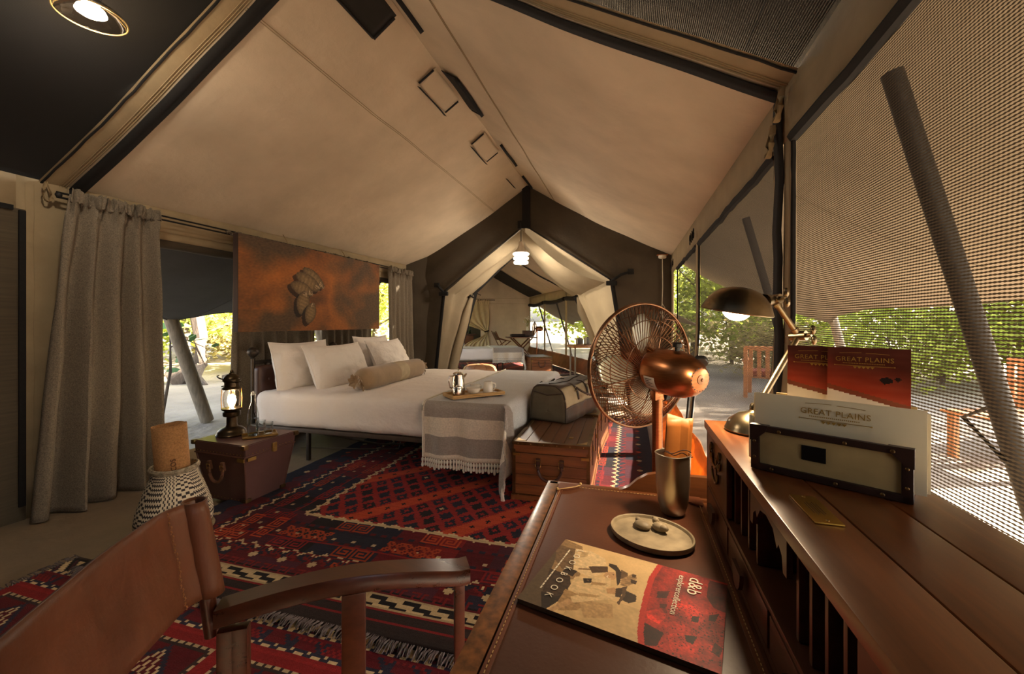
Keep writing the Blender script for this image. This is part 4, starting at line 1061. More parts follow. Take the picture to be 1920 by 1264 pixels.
# ---- throw with tassels
def throw(label, x0, xf_, y0, y1, ztop, hang_near, hang_foot, xf=None, group=None):
    GREY, CRM, WHT = srgb_arr((160, 150, 140)), srgb_arr((222, 210, 190)), srgb_arr((196, 194, 190))
    ax = xf_ - x0 + hang_foot; by = y1 - y0 + hang_near; nu, nv = 70, 150
    def fn(a, bq):
        xx = x0 + a; yy = y0 - hang_near + bq; ea = max(0, xx - xf_); eb = max(0, y0 - yy)
        px_ = min(xx, xf_); py_ = max(yy, y0); R = .06
        z = ztop + .012 + .004 * nz(xx * 6, yy * 6)
        def drop(e): return (0, 0) if e <= 0 else ((R * sin(min(e / R, pi / 2)), R * (1 - cos(min(e / R, pi / 2))) + max(0, e - R * pi / 2)))
        h = sqrt(ea * ea + eb * eb); ox = oy = 0
        if h > 0:
            o, dz = drop(h); ox = o * ea / h; oy = -o * eb / h; z -= dz
            rip = (.018 * sin(xx * 22 + 2 * nz(xx * 3)) if eb > ea else .018 * sin(yy * 14)) * min(1, h / .25)
            if ea > 0 and eb > 0:
                k = min(ea, eb) / max(ea, eb, 1e-6); rip += .05 * k * sin(atan2(eb, ea) * 8); ox += .05 * k * h; oy -= .30 * k * h
            oy -= rip if eb >= ea else 0; ox += rip if ea > eb else 0
        return Vector((px_ - R * 0 + ox, py_ + oy, z))
    cols = np.zeros((nu, nv, 3)); cols[:] = WHT
    for j in range(nv):
        hb = hang_near - by * j / nv
        c = GREY if .30 < hb else CRM if .15 < hb else GREY if .02 < hb else WHT
        if hb > hang_near - .02: c = CRM
        cols[:, j] = c
    for i in range(nu):
        if i < 1: cols[i, :] = CRM
    t = thing('throw_blanket', label, 'blanket', (xf or I4) @ Vector((x0, y0, ztop)), group=group)
    inv = t.matrix_basis.inverted() @ (xf or I4)
    o = coloured('woven_cloth', lambda i, j: tuple(inv @ fn(ax * i / nu, by * j / nv)), cols, colour_mat('throw_wool', .95, .35, 420, sheen=.15), t)
    o.modifiers.new('thick', 'SOLIDIFY').thickness = .006
    b = B(); r = random.Random(12); n = 52
    for i in range(n + 1):
        p = fn(ax * i / n, 0.0); q = fn(ax * i / n, .02); L = r.uniform(.06, .085)
        d = Vector((r.gauss(0, .006), r.gauss(0, .006), -1)).normalized()
        b.tube([p, p + d * .012, p + d * .024, p + d * .032, p + d * L * .8, p + d * L], [.005, .011, .010, .006, .012, .007], 6)
        for k in range(0):
            pass
    o = b.build('tassel_fringe', mat('tassel_cotton', rgb(226, 218, 202), .95, var=.1), t, world=True, xf=xf); o['kind'] = 'stuff'
    b = B(); b.tube([fn(0.0, by * k / 60) + Vector((0, 0, .006)) for k in range(61)], .006, 6); b.build('rolled_edge', mat('tassel_cotton', rgb(226, 218, 202)), t, world=True, xf=xf)
    return t
throw('grey and cream striped throw with tassels hanging over the bed corner', -1.52, -.885, 2.90, 5.06, .612, .46, .48)

# ============================================================ far tent bed, copied in kind
bf3 = copy_tree(bf1); bf3.matrix_basis = M2 @ TR((BX0 + BX1) / 2, 3.62, 0); bf3['label'] = 'dark metal single bed frame in the far tent'
o = tag(B().rbox((2.30, 1.05, .29), .07, (50, 30, 8), None, mattress_fn(4, 1)).build('duvet', LINEN, xf=M2 @ TR((BX0 + BX1) / 2 + .02, 3.62, .455)), 'white duvet on the single bed of the far tent', 'bedding')
throw('grey throw with tassels over the foot of the far tent bed', -1.62, -.90, 3.09, 4.12, .605, .33, .40, M2)
for k, (yy, lab) in enumerate(((3.35, 'patterned brown cushion on the far bed'), )):
    pillow(lab, M2 @ Vector((-2.42, yy, .72)), .36, .26, .12, 66, 0, 115, 9 + k, mat('brown_print_cushion', rgb(128, 104, 76), .9, var=.7, nscale=26), None)

# ============================================================ bedside leather trunk and what stands on it
TRUNKL = mat('oxblood_brown_leather', rgb(90, 60, 54), 0.40, var=0.16, nscale=4, bstr=0.25, bscale=120, bdist=0.001)
TRUNKE = mat('brown_leather_edging', rgb(92, 58, 46), 0.5, var=0.2, nscale=12)
BRASS = mat('aged_brass', rgb(168, 134, 74), 0.38, 0.9, var=0.25, nscale=18)
BRASSD = mat('dark_brass', rgb(110, 86, 54), 0.4, 0.9, var=0.3, nscale=18)
HLEA = mat('brown_handle_leather', rgb(112, 74, 52), 0.5, var=0.2, nscale=20)
def strap_handle(b, M, half, drop, r):
    """U shaped carrying handle hanging on a face; local x across, z up, -y outwards"""
    pts = []
    for k in range(25):
        a = pi * k / 24; x = -half * cos(a); z = -drop * (sin(a) ** .75) if 0 < k < 24 else 0
        pts.append(M @ Vector((x, -.02 - .012 * sin(a), z)))
    return b.tube(pts, r, 8, flat=.8)
t = thing('bedside_trunk', 'tapered oxblood leather bedside trunk carrying the lantern', 'trunk', M=TR(-2.63, 2.325, 0) @ rotm(0, 0, -3))
TW, TD, BW, BD, TH = .46, .40, .35, .29, .335
def frust(b, w0, d0, z0, w1, d1, z1):
    P = [[Vector((sx * w / 2, sy * d / 2, z)) for sx, sy in ((-1, -1), (1, -1), (1, 1), (-1, 1))] for w, d, z in ((w0, d0, z0), (w1, d1, z1))]
    V = b.grid(P, cv=True); b.bm.faces.new(V[0][::-1]); b.bm.faces.new(V[1])
b = B(); frust(b, BW, BD, .012, TW - .012, TD - .012, TH); body = b.build('body', TRUNKL, t, smooth=20)
b = B(); frust(b, TW, TD, TH + .004, TW + .012, TD + .012, TH + .085); bmesh.ops.bevel(b.bm, geom=b.bm.edges[:], offset=.006, segments=2, affect='EDGES'); lid = b.build('lid', TRUNKL, t)
b = B()
for sx in (-1, 1):
    for sy in (-1, 1):
        b.tube([(sx * BW / 2, sy * BD / 2, .01), (sx * (TW - .012) / 2, sy * (TD - .012) / 2, TH)], .006, 6)
for (w, d, z) in ((BW, BD, .014), (TW, TD, TH + .004)):
    b.tube([(-w / 2, -d / 2, z), (w / 2, -d / 2, z), (w / 2, d / 2, z), (-w / 2, d / 2, z)], .006, 6, closed=True)
b.build('edge_binding', TRUNKE, body)
for sx in (-1, 1):
    for sy in (-1, 1):
        B().box((sx * (BW / 2 - .008), sy * (BD / 2 - .008), .022), (.045, .045, .044), bev=.008).build('foot_corner', BRASSD, t)
        B().box((sx * (TW / 2 + .001), sy * (TD / 2 + .001), TH + .072), (.035, .035, .03), bev=.008).build('lid_corner', BRASSD, lid)
b = B()
for i in range(14): b.ball((-TW / 2 + .03 + .40 * i / 13, -TD / 2 - .004, TH + .02), .003, 6); b.ball((TW / 2 + .004, -TD / 2 + .03 + .34 * i / 13, TH + .02), .003, 6)
for i in range(10): b.ball((-BW / 2 + .03 + .29 * i / 9, -BD / 2 - .003, .03), .003, 6)
b.build('nail_heads', BRASS, body)['kind'] = 'stuff'
b = B(); b.box((TW / 2 + .003, -TD / 2 + .05, TH - .015), (.008, .06, .022), bev=.002); b.box((TW / 2 - .03, -TD / 2 - .003, TH - .015), (.06, .008, .022), bev=.002); b.build('corner_bracket', BRASS, body)
l_ = B(); l_.box((TW / 2 + .006, .02, TH + .02), (.012, .035, .06), bev=.004); l_.box((TW / 2 + .012, .02, TH + .0), (.01, .022, .025), bev=.003); l_.build('latch', BRASS, t)
tilt = math.degrees(math.atan2((TD - BD) / 2, TH))
MH = TR(-.02, -(BD / 2 + (TD - BD) / 2 * .75) - .004, .255) @ rotm(tilt, 0, 0)
b = B(); strap_handle(b, MH, .062, .095, .011); hd = b.build('handle', HLEA, t)
for sx in (-1, 1):
    B().box((sx * .062, -.012, .012), (.028, .018, .06), MH, bev=.006).build('handle_tab', HLEA, hd)
    b = B(); b.tube([MH @ Vector((sx * .062 + dx, -.024, dz)) for dx, dz in ((-.015, -.012), (.015, -.012), (.015, .022), (-.015, .022))], .0028, 6, closed=True); b.build('handle_ring', BRASS, hd)
# brass tray, bottle, glasses
ZT = TH + .087
t = thing('metal_tray', 'small rectangular brass tray under the water bottle', 'tray', M=TR(-2.525, 2.335, ZT) @ rotm(0, 0, 52))
b = B(); b.box((0, 0, .004), (.21, .135, .004), bev=.001); b.build('plate', BRASS, t)
b = B(); b.tube([(-.105, -.068, .010), (.105, -.068, .010), (.105, .068, .010), (-.105, .068, .010)], .005, 6, closed=True); b.build('rim', BRASS, t)
GL = glass('clear_glass', (.93, .95, .94, 1)); WATER = glass('water', (.86, .90, .90, 1))
t = thing('water_bottle', 'clear glass swing-top water bottle on the brass tray', 'bottle', (-2.545, 2.30, ZT + .007))
b = B(); b.lathe([(.002, .002), (.032, .0), (.036, .008), (.037, .10), (.035, .15), (.024, .20), (.014, .235), (.0125, .275), (.015, .28), (.015, .29), (.011, .293)], 28, cap1=False); b.build('bottle_glass', GL, t)
b = B(); b.lathe([(.030, .006), (.034, .01), (.034, .12), (.001, .121)], 24); b.build('water', WATER, t)
b = B(); b.lathe([(.010, .285), (.013, .293), (.013, .305), (.006, .312)], 16); b.build('stopper', mat('white_ceramic', rgb(232, 226, 214), .3, var=.03), t)
b = B(); b.tube([(.014, 0, .25), (.018, 0, .28), (.012, 0, .31), (-.012, 0, .31), (-.018, 0, .28), (-.014, 0, .25)], .0015, 5); b.build('swing_wire', POLE, t)
for i, (x, y, lb) in enumerate(((-2.475, 2.36, 'small clear drinking glass on the brass tray, right against the bottle'), (-2.57, 2.385, 'small clear drinking glass on the brass tray, tucked behind the bottle'))):
    tag(B().lathe([(.002, .003), (.026, .002), (.028, .01), (.031, .085), (.029, .085), (.026, .012), (.002, .010)], 22, TR(x, y, ZT + .007)).build('drinking_glass', GL), lb, 'glass')
# lantern
LANT = mat('dark_bronze_lantern', rgb(70, 56, 38), 0.32, 0.85, var=0.25, nscale=10)
t = thing('lantern', 'lit bronze hurricane lantern with glass chimney on the leather trunk', 'lantern', (-2.74, 2.30, ZT))
b = B(); b.lathe([(.095, 0), (.098, .008), (.090, .016), (.088, .03), (.070, .048), (.040, .060), (.034, .075), (.034, .125), (.030, .13)], 28); b.build('base', LANT, t)
b = B(); b.lathe([(.030, .128), (.052, .135), (.055, .145), (.055, .165), (.046, .172), (.060, .18), (.064, .185), (.064, .192), (.02, .194)], 28); b.build('burner', LANT, t)
b = B(); b.lathe([(.040, .194), (.050, .21), (.054, .24), (.054, .29), (.046, .315), (.040, .325)], 28, cap0=False, cap1=False); b.build('glass_chimney', glass('lantern_glass', (1, .96, .9, 1)), t)
for k in range(4):
    a = pi / 4 + pi / 2 * k; b = B(); b.tube([(.060 * cos(a), .060 * sin(a), .19), (.063 * cos(a), .063 * sin(a), .26), (.058 * cos(a), .058 * sin(a), .335)], .0028, 6); b.build('guard_rod', BRASS, t)
b = B(); b.lathe([(.046, .322), (.060, .328), (.060, .336), (.048, .345), (.046, .375), (.056, .385), (.058, .395), (.050, .41), (.030, .43), (.018, .435), (.018, .442), (.010, .446), (.012, .455), (.006, .465)], 28); b.build('cap', LANT, t)
b = B(); b.tube([(.062 * sin(-1.2), -.03, .345)] + [(.10 * cos(pi * k / 12) - .02, -.05 * sin(pi * k / 12) - .0, .40 - .018 * cos(pi * k / 12)) for k in range(13)], .0045, 6); b.build('bail_handle', LANT, t)
b = B(); b.lathe([(.010, .195), (.014, .21), (.026, .235), (.027, .25), (.020, .275), (.008, .29)], 18); b.build('bulb', mat('lantern_bulb', (1, .8, .5, 1), .5, var=0, emit=(1, .72, .40, 1), estr=40), t)
lamp('lantern_light', t, 'POINT', (0, 0, .25), 9.0, (1, .78, .54), .03)
# basket with rolled mat
def basket_cols(n, rows):
    A = np.zeros((n, rows, 3)); DK, LT = srgb_arr((52, 44, 42)), srgb_arr((206, 190, 160))
    for i in range(n):
        for j in range(rows):
            h = j / rows; v = (i // 2 + j // 2)
            if h < .28:
                k = (abs((i % 12) - 6) + j) % 6 < 3 if .14 < h < .22 else (i + 2 * (j // 2)) % 4 < 2 if h < .10 else (j % 4 < 2)
            elif h > .90: k = j % 3 == 0
            else:
                sec = (i // 12) % 3
                k = ((j + (i % 2)) % 4 < 2) if sec == 0 else ((i + (j // 2) % 2) % 3 == 0) if sec == 1 else ((j + 2 * ((i // 3) % 2)) % 5 < 2)
            A[i, j] = DK if k else LT
    return A
t = thing('woven_basket', 'black and cream woven vase-shaped basket holding the rolled mat', 'basket', (-2.54, 1.775, 0))
prof = [(.15, .02), (.178, .06), (.182, .10), (.175, .15), (.158, .21), (.135, .28), (.115, .33), (.106, .365), (.108, .385)]
def bas(u, v):
    r_, z_ = path(prof, v); a = 2 * pi * u; return (r_ * cos(a) * (1 + .02 * sin(3 * a)), r_ * sin(a), z_)
NB, RB = 144, 78
def bpt(i, j):
    p = bas(i / NB, j / RB); k = 1 + .012 * ((i + j) % 2); return (p[0] * k, p[1] * k, p[2])
coloured('woven_body', bpt, basket_cols(NB, RB), colour_mat('basket_fibre', .9, .3, 200), t)
b = B()
for k, (rr, zz) in enumerate(((.112, .375), (.114, .385), (.110, .393))): b.tube([(rr * cos(2 * pi * i / 40), rr * sin(2 * pi * i / 40), zz + .004 * sin(4 * pi * i / 40)) for i in range(40)], .006, 6, closed=True)
b.build('rim', mat('basket_rim', rgb(150, 136, 112), .9, var=.5, nscale=60), t)
b = B(); b.tube([(.178 * cos(2 * pi * i / 40), .178 * sin(2 * pi * i / 40), .02) for i in range(40)], .014, 8, closed=True); b.lathe([(.17, .006), (.15, .022)], 30); b.build('foot_ring', mat('basket_base', rgb(178, 158, 124), .9, var=.3, nscale=40), t)
CORK = mat('tan_cork_mat', rgb(160, 114, 68), 0.9, var=0.25, nscale=120, bstr=.2, bscale=200, bdist=.001)
t = thing('rolled_mat', 'rolled tan cork yoga mat standing in the woven basket', 'mat', M=TR(-2.53, 1.78, .05) @ rotm(3, -2, 0))
b = B(); P = []
for i in range(90):
    a = i / 89 * 2 * pi * 3.2; r0 = .060 + .0065 * a / (2 * pi) 
    P.append([Vector((r0 * cos(a), r0 * sin(a), 0)), Vector((r0 * cos(a), r0 * sin(a), .585 + .008 * nz(a)))])
b.grid(P); b.build('mat_roll', CORK, t, solid=.005)
MT = TR(.003, -.0845, .275) @ rotm(90, 90, 0)
text('printed_word', 'COS', .035, mat('mat_print', rgb(92, 62, 36), .9, var=0), t, rotm(0, 0, 68) @ TR(0, -.0815, .37) @ rotm(90, 0, 0) @ rotm(0, 0, 90), .003)
# ============================================================ wooden foot trunks, holdall, tea tray
CAMPHOR = wood('trunk_wood', rgb(92, 52, 25), rgb(146, 88, 44), 0.45, 'X', 1.0, .15)
CAMPHOR_T = wood('trunk_lid_wood', rgb(82, 52, 34), rgb(126, 84, 54), 0.4, 'Y', 1.0, .2)
def wood_trunk(label, M, w=.52, d=.86, h=.415, group='brass-bound wooden trunks'):
    t = thing('wooden_trunk', label, 'trunk', M=M, group=group)
    bz = .055
    n = 4; bh = (h - .075 - bz) / n
    for i in range(n):       # planks round the body
        z = bz + bh * (i + .5)
        for s in (-1, 1):
            B().box((0, s * (d / 2 - .01), z), (w - .01, .02, bh - .0025), bev=.0015, seg=1).build('plank', CAMPHOR, t)
            B().box((s * (w / 2 - .01), 0, z), (.02, d - .04, bh - .0025), bev=.0015, seg=1).build('plank', CAMPHOR, t)
    B().box((0, 0, bz + .01), (w - .04, d - .04, .015)).build('bottom_board', CAMPHOR, t)
    lid = B().box((0, 0, h - .042), (w, d, .06), bev=.003).build('lid', CAMPHOR, t)
    for i in range(6):
        B().box((-w / 2 + w / 6 * (i + .5), 0, h - .009), (w / 6 - .003, d - .03, .012), bev=.002, seg=1).build('lid_plank', CAMPHOR_T, lid)
    # plinth with cut-out feet
    for s in (-1, 1):
        P = [(-w / 2 - .008, 0), (-w / 2 + .10, 0), (-w / 2 + .12, .02), (-w / 2 + .145, .02), (-w / 2 + .155, .032), (w / 2 - .155, .032), (w / 2 - .145, .02), (w / 2 - .12, .02), (w / 2 - .10, 0), (w / 2 + .008, 0), (w / 2 + .008, bz), (-w / 2 - .008, bz)]
        B().poly(P, .02, TR(0, s * (d / 2 - .004) + .01, 0) @ rotm(90, 0, 0)).build('plinth', CAMPHOR, t)
        P2 = [(x * d / w, z) for x, z in P]
        B().poly(P2, .02, TR(s * (w / 2 - .004) - .01, 0, 0) @ rotm(90, 0, 90)).build('plinth', CAMPHOR, t)
    b = B(); e = .024
    for s in (-1, 1):
        for q in (-1, 1):
            b.box((s * (w / 2 - .004), q * (d / 2 - .004), (h + bz) / 2), (.012, .012, h - bz), bev=.003)
            b.box((s * (w / 2 - .010), q * (d / 2 + .001), (h + bz) / 2 - .02), (.022, .003, h - bz - .06))
        for z, k in ((h - .001, .020), (bz + .01, .018)):
            b.box((0, s * (d / 2 + .001), z - k / 2), (w + .002, .004, k)); b.box((s * (w / 2 + .001), 0, z - k / 2), (.004, d + .002, k))
        b.box((0, s * (d / 2 - .011), h), (w, e, .004)); b.box((s * (w / 2 - .011), 0, h), (e, d, .004))
    b.build('brass_edging', BRASSD, t)
    b = B()
    for i in range(6):
        for s in (-1, 1):
            b.ball((-w / 2 + .04 + (w - .08) * i / 5, s * (d / 2 + .003), h - .011), .0035, 6); b.ball((-w / 2 + .04 + (w - .08) * i / 5, s * (d / 2 + .003), bz + .001), .0035, 6)
            b.ball((s * (w / 2 + .003), -d / 2 + .05 + (d - .1) * i / 5, h - .011), .0035, 6)
    b.build('brass_studs', BRASS, t)['kind'] = 'stuff'
    for s in (-1, 1):
        b = B(); b.box((s * (w / 2 - .03), -d / 2 - .003, h - .085), (.05, .005, .018), bev=.001); b.box((s * (w / 2 + .003), -d / 2 + .03, h - .085), (.005, .05, .018), bev=.001); b.build('corner_strap', BRASS, t)
        b = B(); b.poly([(0, 0), (.07, 0), (.04, .02), (.02, .04), (0, .07)], .003, TR(s * (w / 2 - .022), -d / 2 + .022, h + .001) @ rotm(0, 0, 0 if s < 0 else 90)); b.build('lid_corner_plate', BRASS, lid)
    b = B(); b.box((w / 2 - .14, -d / 2 + .18, h + .001), (.028, .045, .002)); b.build('maker_plate', BRASS, lid)
    MH = TR(0, -d / 2 - .004, .27)
    b = B(); strap_handle(b, MH, .078, .095, .012); hd = b.build('handle', mat('dark_handle_leather', rgb(74, 46, 36), .45, var=.2), t)
    for s in (-1, 1):
        B().box((s * .078, -.012, .018), (.03, .016, .055), MH, bev=.006).build('handle_tab', MATS['dark_handle_leather'], hd)
        b = B(); b.tube([MH @ Vector((s * .078 + dx, -.024, dz)) for dx, dz in ((-.017, -.006), (.017, -.006), (.017, .034), (-.017, .034))], .003, 6, closed=True); b.build('handle_ring', BRASS, hd)
    for q in (-.22, .12):        # leather closing straps on the long side
        b = B(); b.box((w / 2 + .006, q, h - .10), (.005, .032, .17), bev=.002); st = b.build('closing_strap', MATS['dark_handle_leather'], t)
        b = B(); b.box((w / 2 + .012, q, h - .07), (.006, .045, .03), bev=.003); b.build('buckle', BRASS, st)
    return t
wt1 = wood_trunk('brass-bound wooden trunk with leather handle under the canvas holdall', TR(-.515, 3.15, 0) @ rotm(0, 0, 1))
def recopy(src, label, M):
    o = copy_tree(src); o.matrix_basis = M; o['label'] = label; return o
recopy(wt1, 'brass-bound wooden trunk standing behind the one with the holdall', TR(-.50, 4.12, 0) @ rotm(0, 0, -3))
recopy(wt1, 'brass-bound wooden trunk at the foot of the far tent bed', M2 @ TR(-.52, 3.0, 0))
# ---- canvas and leather holdall
CANV_B = mat('khaki_bag_canvas', rgb(164, 148, 116), 0.9, var=0.12, nscale=6, bstr=.25, bscale=12, bdist=.02)
CANV_D = mat('olive_bag_canvas', rgb(106, 96, 76), 0.9, var=0.12, nscale=6, bstr=.25, bscale=12, bdist=.02)
BAGL = mat('dark_bag_leather', rgb(74, 58, 46), 0.55, var=0.25, nscale=9, bstr=.3, bscale=18, bdist=.01)
t = thing('holdall', 'khaki canvas and brown leather holdall lying on the wooden trunk', 'bag', M=TR(-.55, 3.67, .42) @ rotm(0, 0, 74.5))
L, W, H = .70, .35, .31      # long axis local x
def bagp(u, v, sag=1.0):
    """u along the length, v round the section from bottom edge over the top"""
    x = (u - .5) * L; a = pi * v; k = 1 - .06 * abs(2 * u - 1) ** 6
    y = -cos(a); z = sin(a); y = math.copysign(abs(y) ** .55, y) * W / 2 * k; z = (z ** .6) * H * k
    z -= .035 * sin(pi * u) * math.exp(-((v - .5) / .2) ** 2) + .014 * nz(u * 5, v * 5, 3)
    return Vector((x, y + .012 * nz(u * 6, v * 4), z))
b = B(); b.sheet(lambda u, v: bagp(u, .07 + .27 * v), 24, 10); b.sheet(lambda u, v: bagp(u, .66 + .27 * v), 24, 10); b.build('side_panel', CANV_B, t, solid=.004)
b = B(); b.sheet(lambda u, v: bagp(u, .335 + .33 * v) + Vector((0, 0, .003)), 24, 16); b.build('top_panel', BAGL, t, solid=.005)
b = B(); b.sheet(lambda u, v: bagp(u, .075 * v) + Vector((0, -.002, 0)), 24, 6); b.sheet(lambda u, v: bagp(u, .925 + .075 * v) + Vector((0, .002, 0)), 24, 6)
b.grid([[bagp(i / 10, 0), bagp(i / 10, 1)] for i in range(11)]); b.build('leather_base', BAGL, t, solid=.004)
for u in (0, 1):
    b = B(); ring = [bagp(u, i / 30) for i in range(31)]; c = Vector((ring[0].x, 0, .09)); s = -1 if u == 0 else 1
    loop = ring + [ring[-1].lerp(ring[0], k / 8) for k in range(1, 8)]
    b.grid([[c + Vector((s * .02 * (1 - k / 5) , 0, 0)) + (p - c) * (k / 5) for p in loop] for k in range(6)], cv=True)
    e = b.build('end_panel', CANV_D, t, solid=.004)
    b = B(); b.tube(ring, .006, 6); b.tube([c + Vector((s * .012, 0, 0)) + (p - c) * .99 for p in (bagp(u, .25), bagp(u, .5) - Vector((0, 0, .075)), bagp(u, .75))], .006, 6); b.build('piping', BAGL, e)
for u in (.30, .68):
    for v0, v1, s in ((.46, .10, -1), (.54, .90, 1)):
        b = B(); rows = []
        for k in range(12):
            p = bagp(u + .05 * (k / 11) * (1 if u < .5 else -1), v0 + (v1 - v0) * k / 11); o_ = Vector((0, s * .007, .006)); rows.append([p + o_ + Vector((-.016, 0, 0)), p + o_ + Vector((.016, 0, 0))])
        b.grid(rows); st = b.build('strap', BAGL, t, solid=.005)
        b = B(); p = bagp(u, v0 + (v1 - v0) * .62) + Vector((0, s * .012, .006)); b.tube([p + Vector((dx, 0, dz)) for dx, dz in ((-.02, -.014), (.02, -.014), (.02, .014), (-.02, .014))], .003, 6, closed=True); b.build('buckle', BRASS, st)
for s in (-1, 1):
    pts = []
    for k in range(25):
        a = pi * k / 24; pts.append(bagp(.30 + .38 * (1 - cos(a)) / 2, .5 + s * .24) + Vector((0, s * (.02 + .10 * sin(a)), .01 + (.02 - .08 * sin(a) if s > 0 else .0 - .07 * sin(a)))))
    b = B(); b.tube(pts, .009, 7); b.build('carry_handle', BAGL, t)
b = B(); b.tube([bagp(.04 + .92 * k / 30, .5) + Vector((0, 0, .010)) for k in range(31)], .007, 6, flat=.5); b.build('zip', mat('zip_metal', rgb(60, 52, 44), .4, .6, var=.2), t)
b = B(); b.box((-L / 2 + .03, -.05, H - .02), (.05, .03, .004), rotm(20, 10, 30)); b.build('luggage_tag', mat('pale_tag', rgb(190, 186, 176), .5, var=.05), t)
# ---- tea tray on the bed
BAMBOO = wood('bamboo', rgb(160, 116, 60), rgb(206, 164, 100), .4, 'X', 1.2, .2)
CHROME = mat('polished_steel', rgb(220, 212, 200), .22, 1.0, var=.04)
CERAM = mat('cream_china', rgb(240, 232, 216), .18, var=.02, coat=.3)
MTR = TR(-1.215, 3.15, .634) @ rotm(0, 0, 47)
t = thing('serving_tray', 'bamboo serving tray with raised rim on the throw', 'tray', M=MTR)
b = B(); b.box((0, 0, .006), (.46, .21, .012), bev=.004); b.build('board', BAMBOO, t)
b = B(); b.tube([(-.225, -.10, .018), (.225, -.10, .018), (.225, .10, .018), (-.225, .10, .018)], .011, 8, closed=True); b.build('rim', BAMBOO, t)
def on_tray(x, y): return MTR @ TR(x, y, .012)
t = thing('coffee_pot', 'polished steel coffee pot on the bamboo tray', 'coffee pot', M=on_tray(-.12, .045))
b = B(); b.lathe([(.052, 0), (.056, .006), (.055, .05), (.048, .12), (.043, .155), (.044, .162)], 28); b.build('body', CHROME, t)
b = B(); b.lathe([(.044, .162), (.040, .172), (.020, .180), (.006, .183), (.005, .190), (.010, .197), (.006, .205)], 24); b.build('lid', CHROME, t)
b = B(); b.tube([(.040, 0, .13), (.062, 0, .15), (.074, 0, .163)], [.014, .010, .006], 8); b.build('spout', CHROME, t)
b = B(); b.tube([(-.043, 0, .15), (-.075, 0, .15), (-.082, 0, .11), (-.07, 0, .06), (-.052, 0, .05)], .006, 8); b.build('handle', CHROME, t)
t = thing('sugar_pot', 'small lidded steel sugar pot in front of the coffee pot', 'pot', M=on_tray(-.165, -.045))
b = B(); b.lathe([(.034, 0), (.036, .004), (.036, .065), (.033, .07)], 24); b.build('body', CHROME, t); b = B(); b.lathe([(.036, .07), (.035, .076), (.01, .082), (.006, .09)], 24); b.build('lid', CHROME, t)
t = tag(B().lathe([(.02, 0), (.024, .004), (.045, .02), (.058, .045), (.061, .055), (.057, .055), (.05, .035), (.02, .012), (.001, .01)], 30, on_tray(-.02, -.03)).build('china_bowl', CERAM), 'shallow white china bowl on the bamboo tray', 'bowl')
t = thing('china_mug', 'white china mug turned upside down beside the bowl', 'mug', M=on_tray(.13, .0))
b = B(); b.lathe([(.044, 0), (.043, .01), (.036, .085), (.032, .092), (.001, .093)], 28); b.build('body', CERAM, t)
b = B(); b.tube([(.038, 0, .075), (.065, 0, .07), (.07, 0, .045), (.06, 0, .02), (.041, 0, .018)], .006, 8); b.build('handle', CERAM, t)
t = thing('china_mug', 'white china cup behind the bowl, next to the coffee pot', 'mug', M=on_tray(.04, .06))
b = B(); b.lathe([(.026, 0), (.034, .02), (.042, .055), (.044, .065), (.040, .065), (.03, .02), (.001, .012)], 28); b.build('body', CERAM, t)
b = B(); b.tube([(.040, 0, .05), (.06, 0, .048), (.06, 0, .025), (.035, 0, .018)], .005, 8); b.build('handle', CERAM, t)
# ============================================================ writing desk
MAHOG = wood('desk_mahogany', rgb(74, 40, 22), rgb(126, 74, 38), 0.32, 'Y', 1.0, .25)
MAHOG_X = wood('desk_mahogany_cross', rgb(74, 40, 22), rgb(126, 74, 38), 0.32, 'X', 1.0, .25)
TOPWOOD = wood('organiser_top_wood', rgb(78, 40, 20), rgb(138, 78, 36), 0.30, 'Y', 1.0, .25, wear=rgb(150, 104, 70))
DARKWOOD = wood('organiser_dark_wood', rgb(52, 28, 16), rgb(92, 52, 28), 0.38, 'Y', 1.0, .2)
BURL = mat('burr_edge_wood', rgb(120, 74, 36), .35, var=.5, nscale=60, coat=.2)
DESKL = mat('desk_leather', rgb(84, 45, 26), 0.42, var=0.22, nscale=3.5, bstr=0.3, bscale=150, bdist=0.0008, coat=.1)
DESKL2 = mat('desk_leather_border', rgb(104, 56, 32), 0.45, var=0.2, nscale=8)
STITCH = mat('tan_stitching', rgb(196, 160, 108), 0.8, var=.1)
DX0, DX1, DY0, DY1, DZ = -.225, .42, -.30, 1.185, .76
t = thing('writing_desk', 'mahogany campaign writing desk with brown leather top', 'desk', ((DX0 + DX1) / 2, (DY0 + DY1) / 2, 0))
top = B().box(((DX0 + DX1) / 2, (DY0 + DY1) / 2, DZ - .022), (DX1 - DX0, DY1 - DY0, .036), bev=.003).build('desk_top', MAHOG, t, world=True)
for (c, s) in (((DX0 + .016, (DY0 + DY1) / 2, DZ - .014), (.036, DY1 - DY0 + .01, .034)), ):
    B().box(c, s, bev=.006).build('edge_moulding', BURL, t, world=True)
B().box(((DX0 + DX1) / 2, DY1 - .01, DZ - .014), (DX1 - DX0, .026, .034), bev=.006).build('edge_moulding', MAHOG_X, t, world=True)
b = B(); b.rbox((.37, DY1 - DY0 - .05, .008), .003, (20, 60, 1), TR(DX0 + .036 + .185, (DY0 + DY1) / 2 - .002, DZ + .001), lambda p: p + Vector((0, 0, .0008 * nz(p.x * 9, p.y * 9)))); lea = b.build('leather_inlay', DESKL, t, world=True)
for (x0_, x1_, y0_, y1_) in ((DX0 + .038, DX0 + .050, DY0 + .03, DY1 - .03), (.162, .174, DY0 + .03, DY1 - .12)):
    B().box(((x0_ + x1_) / 2, (y0_ + y1_) / 2, DZ + .0058), (x1_ - x0_, y1_ - y0_, .0022), bev=.0008).build('leather_border', DESKL2, lea, world=True)
b = B()
for xx in (DX0 + .044, .168):
    y = DY0 + .05
    while y < DY1 - .05:
        b.box((xx, y, DZ + .0074), (.0012, .005, .0010)); y += .0085
